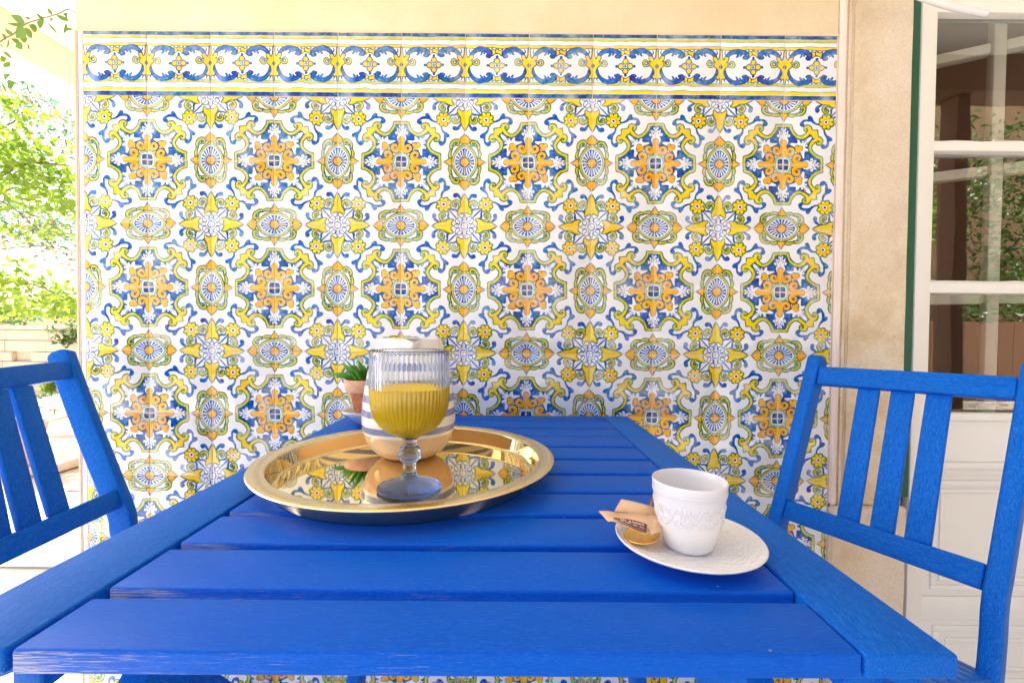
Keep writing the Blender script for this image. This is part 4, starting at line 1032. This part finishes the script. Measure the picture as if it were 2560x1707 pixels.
def C3(x, y, Y): return ((x - 1280) / 1123 * Y, Y, ZT + .1844 + (829 - y) / 1123 * Y)      # a compass bearing and height as seen from the table, at distance Y

t1 = tag(empty('leafy_tree', (-7.4, 4.3, 0)), 'sunlit lime-green leafy tree filling the gap left of the tiled wall', 'tree')
limbs('trunk', [([(-7.4, 4.3, 0), (-7.3, 4.3, 1.2), (-6.9, 4.2, 2.6)], .11, .06), ([(-7.2, 4.3, 1.9), (-4.9, 4.0, 2.15), (-4.1, 3.8, 2.3), (-3.6, 3.7, 2.25)], .022, .004), ([(-7.2, 4.3, 1.5), (-4.8, 4.0, 1.35), (-4.1, 3.8, 1.30), (-3.7, 3.7, 1.18)], .014, .004),
                ([(-4.9, 4.0, 2.15), (-4.4, 3.9, 2.0), (-4.0, 3.8, 1.75)], .012, .004), ([(-7.0, 4.2, 2.4), (-4.6, 3.9, 2.6), (-4.1, 3.8, 2.75)], .015, .004)], t1)
cl = []
for (x, y, Y, rx, ry, rz, n) in ((10, 265, 3.7, .16, .4, .10, 90), (5, 350, 3.8, .22, .4, .16, 150), (60, 350, 3.8, .20, .4, .13, 110), (30, 430, 3.8, .34, .4, .20, 240), (110, 450, 3.9, .26, .4, .14, 170), (160, 480, 3.9, .20, .4, .14, 130), (60, 500, 4.0, .30, .4, .12, 160),
                                 (150, 540, 3.9, .22, .4, .10, 90), (20, 590, 4.0, .16, .4, .07, 40), (110, 590, 4.0, .22, .4, .05, 45), (20, 690, 3.9, .20, .4, .12, 90), (60, 730, 3.9, .28, .4, .10, 130), (110, 770, 3.9, .28, .4, .11, 140), (165, 770, 3.8, .20, .4, .11, 90), (40, 790, 4.0, .3, .4, .07, 90),
                                 (-120, 420, 4.0, .5, .6, .6, 500), (-200, 650, 4.2, .6, .6, .5, 400), (250, 500, 4.0, .3, .3, .3, 120), (240, 760, 4.0, .3, .3, .2, 90)):
    cl.append((C3(x, y, Y), (rx, ry, rz), n))
foliage('crown', cl, .085, M_LEAF, t1, 21)
t2 = tag(empty('blossoming_tree', (-12.0, 8.4, 0)), 'farther tree with fine blue-green leaves and orange blossom against the white sky', 'tree')
limbs('trunk', [([(-12.0, 8.4, 0), (-11.9, 8.4, 1.8), (-11.3, 8.3, 3.4)], .13, .07), ([(-11.6, 8.3, 2.6), (-8.6, 8.1, 3.6), (-7.9, 8.0, 4.2)], .03, .008), ([(-11.8, 8.3, 2.0), (-8.6, 8.1, 2.4), (-7.8, 8.0, 2.1)], .02, .006), ([(-8.6, 8.1, 3.6), (-8.1, 8, 3.5), (-7.7, 8, 3.3)], .02, .005)], t2)
cl = [(C3(x, y, 8.0), (rx, .5, rz), n) for x, y, rx, rz, n in ((60, 270, .5, .35, 260), (130, 310, .5, .3, 200), (170, 400, .35, .5, 200), (60, 420, .6, .5, 250), (40, 570, .55, .40, 420), (120, 600, .5, .25, 200), (170, 560, .35, .45, 240), (160, 640, .3, .2, 60), (30, 800, .35, .14, 160), (175, 790, .2, .12, 90), (-150, 450, 1.2, 1.8, 900))]
foliage('crown', cl, .11, M_LEAF2, t2, 5)
cl = [(C3(x, y, 7.7), (rx, .3, rz), n) for x, y, rx, rz, n in ((65, 255, .30, .12, 90), (40, 275, .15, .15, 50), (158, 310, .14, .14, 60), (70, 580, .14, .22, 50), (30, 615, .16, .12, 40), (125, 640, .12, .14, 40), (175, 665, .12, .2, 60), (150, 580, .1, .15, 40))]
foliage('blossom', cl, .075, M_FLOW, t2, 6)
t3 = tag(empty('dark_shrub', (-8.2, 7.0, 0)), 'dark green shrub just above the low garden wall, behind the lime tree', 'shrub')
limbs('stem', [([(-8.0, 7.0, 0), (-7.9, 7.0, .5), (-7.6, 7.0, .95)], .03, .01)], t3)
foliage('foliage', [(C3(30, 795, 7.0), (.30, .3, .17), 260), (C3(172, 800, 7.0), (.18, .3, .12), 130), (C3(-40, 790, 7.0), (.4, .4, .3), 200)], .07, M_LEAF3, t3, 8)

# low garden wall of pale sandstone blocks, one putlog hole left open
gw = tag(wbox('garden_wall', -8.4, -3.2, 5.56, 5.78, -.04, .905, M_SAND), 'low pale sandstone garden wall with square putlog hole, beyond the left chair', 'wall')
rg = random.Random(9)
zr_ = 0
for row, hh in enumerate((.26, .25, .12, .14, .13)):
    x = -8.4 + (row % 2) * -.20
    while x < -3.2:
        w_ = rg.uniform(.40, .56)
        if row == 2 and x < -6.15 < x + w_:                               # leave the hole
            if -6.155 - x > .05: wbox('stone_block', x + .006, -6.155, 5.50, 5.56, zr_ + .006, zr_ + hh, M_SAND, gw, .008)
            x = -5.925; w_ = .35
        if x > -3.25: break
        wbox('stone_block', max(x, -8.4) + .006, min(x + w_, -3.2), 5.50 + rg.uniform(-.006, .006), 5.559, zr_ + .006, zr_ + hh, M_SAND, gw, .008)
        x += w_
    zr_ += hh
wbox('coping', -8.4, -3.2, 5.47, 5.80, .9055, .945, M_SAND, gw, .01)
# creeper hanging over the coping
cr = tag(empty('creeper', (-5.45, 5.45, .95)), 'leafy creeper hanging over the garden wall right beside the tiled wall edge', 'climbing plant')
limbs('stem', [([(-5.3, 5.6, 1.0), (-5.4, 5.44, .93), (-5.55, 5.40, .86)], .006, .003), ([(-5.3, 5.6, 1.0), (-5.3, 5.42, .85), (-5.42, 5.38, .72)], .006, .003)], cr, M_TWIG)
foliage('foliage', [(C3(160, 855, 5.4), (.17, .06, .10), 80), (C3(185, 840, 5.4), (.12, .06, .10), 50), (C3(128, 833, 5.4), (.06, .05, .03), 10)], .075, M_LEAF3, cr, 12)
for (nm, cat, lab, x, y, Y, rx, rz, n, mt) in (('clipped_shrub', 'shrub', 'small yellow-green clipped shrub before the garden wall', 119, 972, 5.2, .085, .12, 420, M_LEAF), ('white_flower_plant', 'plant', 'white flowering plant on the ground seen between chair post and slat', 128, 1014, 4.7, .13, .06, 260, M_WFLOW),
                                        ('ground_plant', 'plant', 'low tuft of green leaves above the white flowers', 118, 1000, 4.9, .10, .04, 120, M_LEAF3), ('white_flower_plant', 'plant', 'white flowering plant at the foot of the garden wall beside the shrub', 155, 965, 5.3, .10, .12, 160, M_WFLOW)):
    c_ = C3(x, y, Y); e_ = tag(empty(nm, (c_[0], c_[1], -.04)), lab, cat)
    limbs('stem', [([(c_[0], c_[1], -.05), (c_[0] + .01, c_[1], c_[2] * .5), c_], .008, .004)], e_, M_TWIG)
    foliage('foliage', [(c_, (rx, rx, rz), n)], .045, mt, e_, n)
# rough paving of sandstone slabs
path = tag(empty('path', (-4.4, 4.0, -.04)), kind='structure')
rp = random.Random(14)
for i in range(9):
    y = 2.75 + i * .29; x = -7.2
    while x < -2.75:
        w_ = rp.uniform(.45, .95); h_ = rp.uniform(.035, .085)
        if x + w_ < -2.62:
            o = obj('paving_stone', box_bm(w_ - .02, .27, h_, .012, 2, .008), M_SAND, None, True, 40); o.location = (x + w_ / 2, y, -.045 + h_ / 2); o.rotation_euler = (R(rp.uniform(-2, 4)), R(rp.uniform(-3, 3)), R(rp.uniform(-4, 9))); part(o, path)
        x += w_
# terracotta planter behind the chair's slats
o = obj('terracotta_planter', lathe_bm([(0, 0), (.105, 0), (.112, .01), (.150, .24), (.158, .245), (.160, .285), (.146, .285), (.140, .25), (0, .24)], 48), M_TERRA2, None, True, 50)
o.scale = (.8, .8, .95); o.location = (-3.21, 2.92, .035); tag(o, 'round terracotta planter on the stone paving, glimpsed between the left chair slats', 'planter')
# whitewashed step at the terrace edge
st_ = tag(wbox('whitewashed_step', -2.02, -1.12, 1.70, 2.62, .0005, .15, M_STEP, bev=.02), 'low whitewashed step on the terrace floor behind the left chair', 'step')
for k, (x, y) in enumerate(((-2.30, 2.35), (-2.52, 2.52), (-2.18, 2.05))):
    o = wbox('dark_floor_tile', x, x + .10, y, y + .10, .0004, .006, M_DKTILE, floor, .001)

# sprig over the top left corner: every leaf is a piece of its own
VSTEM = [(-1.8311, 1.6, 1.9198), (-1.8367, 1.62, 1.9423), (-1.8375, 1.64, 1.9692), (-1.8304, 1.66, 1.9966), (-1.812, 1.68, 2.0433), (-1.7839, 1.7, 2.0746), (-1.7517, 1.72, 2.1034), (-1.7413, 1.74, 2.1279), (-1.7301, 1.76, 2.1557), (-1.728, 1.78, 2.1606), (-1.7223, 1.8, 2.1513)]
VLEAF = [((-1.7136, 1.5889, 1.9881), (-1.7474, 1.5793, 2.006), 0.0228), ((-1.7332, 1.6017, 1.9911), (-1.767, 1.5839, 1.9789), 0.0128), ((-1.7048, 1.5753, 1.9653), (-1.7571, 1.6061, 1.948), 0.0285), ((-1.7756, 1.6434, 2.0075), (-1.7385, 1.642, 1.967), 0.0199), ((-1.745, 1.6312, 2.0109), (-1.6593, 1.59, 1.952), 0.0171), ((-1.7169, 1.6129, 2.0016), (-1.6699, 1.5949, 1.9648), 0.0114), ((-1.6662, 1.5838, 1.9891), (-1.6341, 1.5796, 1.9769), 0.0285), ((-1.6612, 1.5872, 2.0011), (-1.7014, 1.6535, 2.0548), 0.0128), ((-1.6664, 1.6363, 2.0489), (-1.687, 1.6426, 2.0759), 0.01), ((-1.6714, 1.634, 2.036), (-1.6086, 1.5874, 1.9851), 0.0128), ((-1.6413, 1.5948, 1.994), (-1.6343, 1.6264, 1.9732), 0.0114), ((-1.6442, 1.6286, 2.0437), (-1.6122, 1.6469, 2.0324), 0.0128), ((-1.6344, 1.6404, 2.0562), (-1.5346, 1.5778, 2.0065), 0.0085), ((-1.5987, 1.6185, 2.009), (-1.6153, 1.6305, 1.9774), 0.0185), ((-1.5839, 1.6105, 1.9869), (-1.5405, 1.586, 1.9571), 0.0171), ((-1.8016, 1.6079, 1.9418), (-1.7776, 1.578, 1.942), 0.0114), ((-1.8356, 1.6448, 1.968), (-1.8412, 1.6479, 1.9299), 0.0142), ((-1.7897, 1.6138, 1.9499), (-1.7333, 1.597, 1.9214), 0.0128), ((-1.8077, 1.6427, 1.9398), (-1.7513, 1.6215, 1.9354), 0.0199), ((-1.7875, 1.6406, 1.9671), (-1.7648, 1.6463, 1.9695), 0.0214), ((-1.7296, 1.6107, 1.9301), (-1.7164, 1.6073, 1.9043), 0.0071), ((-1.8263, 1.6179, 1.9059), (-1.7738, 1.6088, 1.8769), 0.0128), ((-1.7834, 1.5829, 1.8324), (-1.777, 1.5975, 1.8575), 0.0142), ((-1.8439, 1.635, 1.838), (-1.742, 1.5739, 1.7808), 0.0256), ((-1.7612, 1.5737, 1.7833), (-1.7948, 1.6264, 1.7768), 0.0256), ((-1.8056, 1.5924, 1.9153), (-1.8179, 1.6181, 1.9089), 0.0142), ((-1.8207, 1.6077, 1.8857), (-1.7964, 1.6009, 1.8566), 0.0171), ((-1.8265, 1.6498, 1.9856), (-1.7742, 1.5876, 1.9593), 0.0114), ((-1.6949, 1.603, 2.0061), (-1.6846, 1.5882, 2.0154), 0.01), ((-1.7277, 1.6206, 2.0235), (-1.717, 1.5949, 2.0115), 0.0071), ((-1.659, 1.5985, 2.0061), (-1.7178, 1.6372, 2.0492), 0.0085), ((-1.8085, 1.5957, 1.7812), (-1.814, 1.6203, 1.7635), 0.0199), ((-1.6291, 1.6423, 2.0605), (-1.5418, 1.5791, 1.9772), 0.01), ((-1.5425, 1.5749, 1.9225), (-1.5553, 1.5906, 1.9159), 0.0071)]

vine = tag(empty('vine_sprig', VSTEM[0]), 'long-leaved green vine sprig reaching across the top left corner', 'vine')
bm = bmesh.new(); tube_into(bm, crom(VSTEM, 4), .0022, 6); part(obj('stem', bm, M_TWIG, None, True), vine)
rv = random.Random(6)
for a_, b_, w_ in VLEAF:
    a_, b_ = Vector(a_), Vector(b_); ax = (b_ - a_); L_ = ax.length; ax.normalize()
    side = ax.cross(Vector((rv.uniform(-.5, .5), 1, rv.uniform(-.5, .5)))).normalized(); nn = side.cross(ax)
    bm = bmesh.new(); rows = []
    for k, (t_, h_) in enumerate(((0, .06), (.15, .55), (.35, .95), (.55, 1.0), (.78, .62), (.93, .22), (1, .02))):
        c_ = ax * (t_ * L_) - nn * (.10 * L_ * t_ * t_)
        rows.append([bm.verts.new(c_ + side * (w_ * .62 * h_) + nn * (w_ * .12 * h_)), bm.verts.new(c_), bm.verts.new(c_ - side * (w_ * .62 * h_) + nn * (w_ * .12 * h_))])
    for A, B in zip(rows, rows[1:]):
        bm.faces.new((A[0], A[1], B[1], B[0])); bm.faces.new((A[1], A[2], B[2], B[1]))
    o = obj('leaf', bm, M_VINE, None, True); o.location = a_; part(o, vine)

# ================================================================ what the door panes mirror: the garden in front of the porch
bt = tag(wbox('front_beam', -2.6, 3.3, -.80, -.605, 2.40, 2.72, M_TIMBER, bev=.006), 'brown timber beam along the open front of the porch, mirrored in the door glass', 'beam')
for x, lab in ((2.70, 'brown timber porch post mirrored in the door panes'), (-2.50, 'brown timber porch post at the garden end of the porch')):
    tag(wbox('porch_post', x, x + .085, -.76, -.65, 0, 2.398, M_TIMBER, bev=.006), lab, 'post')
fence = tag(empty('board_fence', (6, -4.6, 0)), 'brown board fence across the front garden, mirrored in the lowest door panes', 'fence')
for k in range(46): wbox('board', 1.0 + k * .24, 1.225 + k * .24, -4.62 + (k % 3) * .004, -4.60 + (k % 3) * .004, .0, 1.12 + (k % 5) * .006, M_TIMBER, fence)
for z in (.25, .9): wbox('fence_rail', 1.0, 12.0, -4.66, -4.625, z, z + .07, M_TIMBER, fence)
hedge = tag(empty('hedge', (7, -6, 0)), 'tall leafy hedge beyond the board fence, mirrored in the door glass', 'hedge')
rh = random.Random(31)
foliage('foliage', [((2 + k * .62 + rh.uniform(-.2, .2), -6 + rh.uniform(-.5, .3), 1.0 + (k % 5) * .62), (.7, .5, .6), 520) for k in range(20)] + [((8 + k * .3, -6.4, 3.2 + (k % 3) * .6), (.9, .6, .7), 200) for k in range(10)], .13, M_LEAF3, hedge, 33)
limbs('stem', [([(2.5 + k * 1.6, -6.0, 0), (2.7 + k * 1.6, -5.9, 1.6), (2.3 + k * 1.7, -5.7, 3.3)], .05, .015) for k in range(6)], hedge)
t4 = tag(empty('garden_tree', (3.6, -3.4, 0)), 'small yellow-green tree in front of the fence, mirrored in the door glass', 'tree')
limbs('trunk', [([(3.6, -3.4, 0), (3.7, -3.4, 1.0), (3.9, -3.3, 2.2)], .05, .02), ([(3.7, -3.4, 1.0), (3.3, -3.2, 1.7), (3.0, -3.0, 2.3)], .025, .008), ([(3.8, -3.4, 1.5), (4.4, -3.3, 2.0), (4.8, -3.2, 2.6)], .025, .008)], t4)
foliage('crown', [((3.1, -3.0, 2.1), (.5, .4, .35), 380), ((3.9, -3.2, 2.4), (.6, .4, .35), 420), ((4.7, -3.2, 2.3), (.55, .4, .4), 400), ((3.5, -3.1, 1.5), (.5, .3, .25), 260), ((2.6, -2.8, 1.6), (.35, .3, .4), 260)], .10, M_LEAF, t4, 44)
bpy.context.view_layer.update()

nh = tag(wbox('backdrop_house', .5, 15, -8.6, -7.6, -.04, 8.2, M_PLASTERB), 'brownish plastered house added as a backdrop behind the hedge, mirrored in the door glass', 'house')  # added backdrop, tall enough to keep bright sky out of the pane reflections
wbox('roof', .3, 15.2, -8.8, -7.3, 8.21, 8.4, M_TERRA2, nh)
bpy.context.view_layer.update()
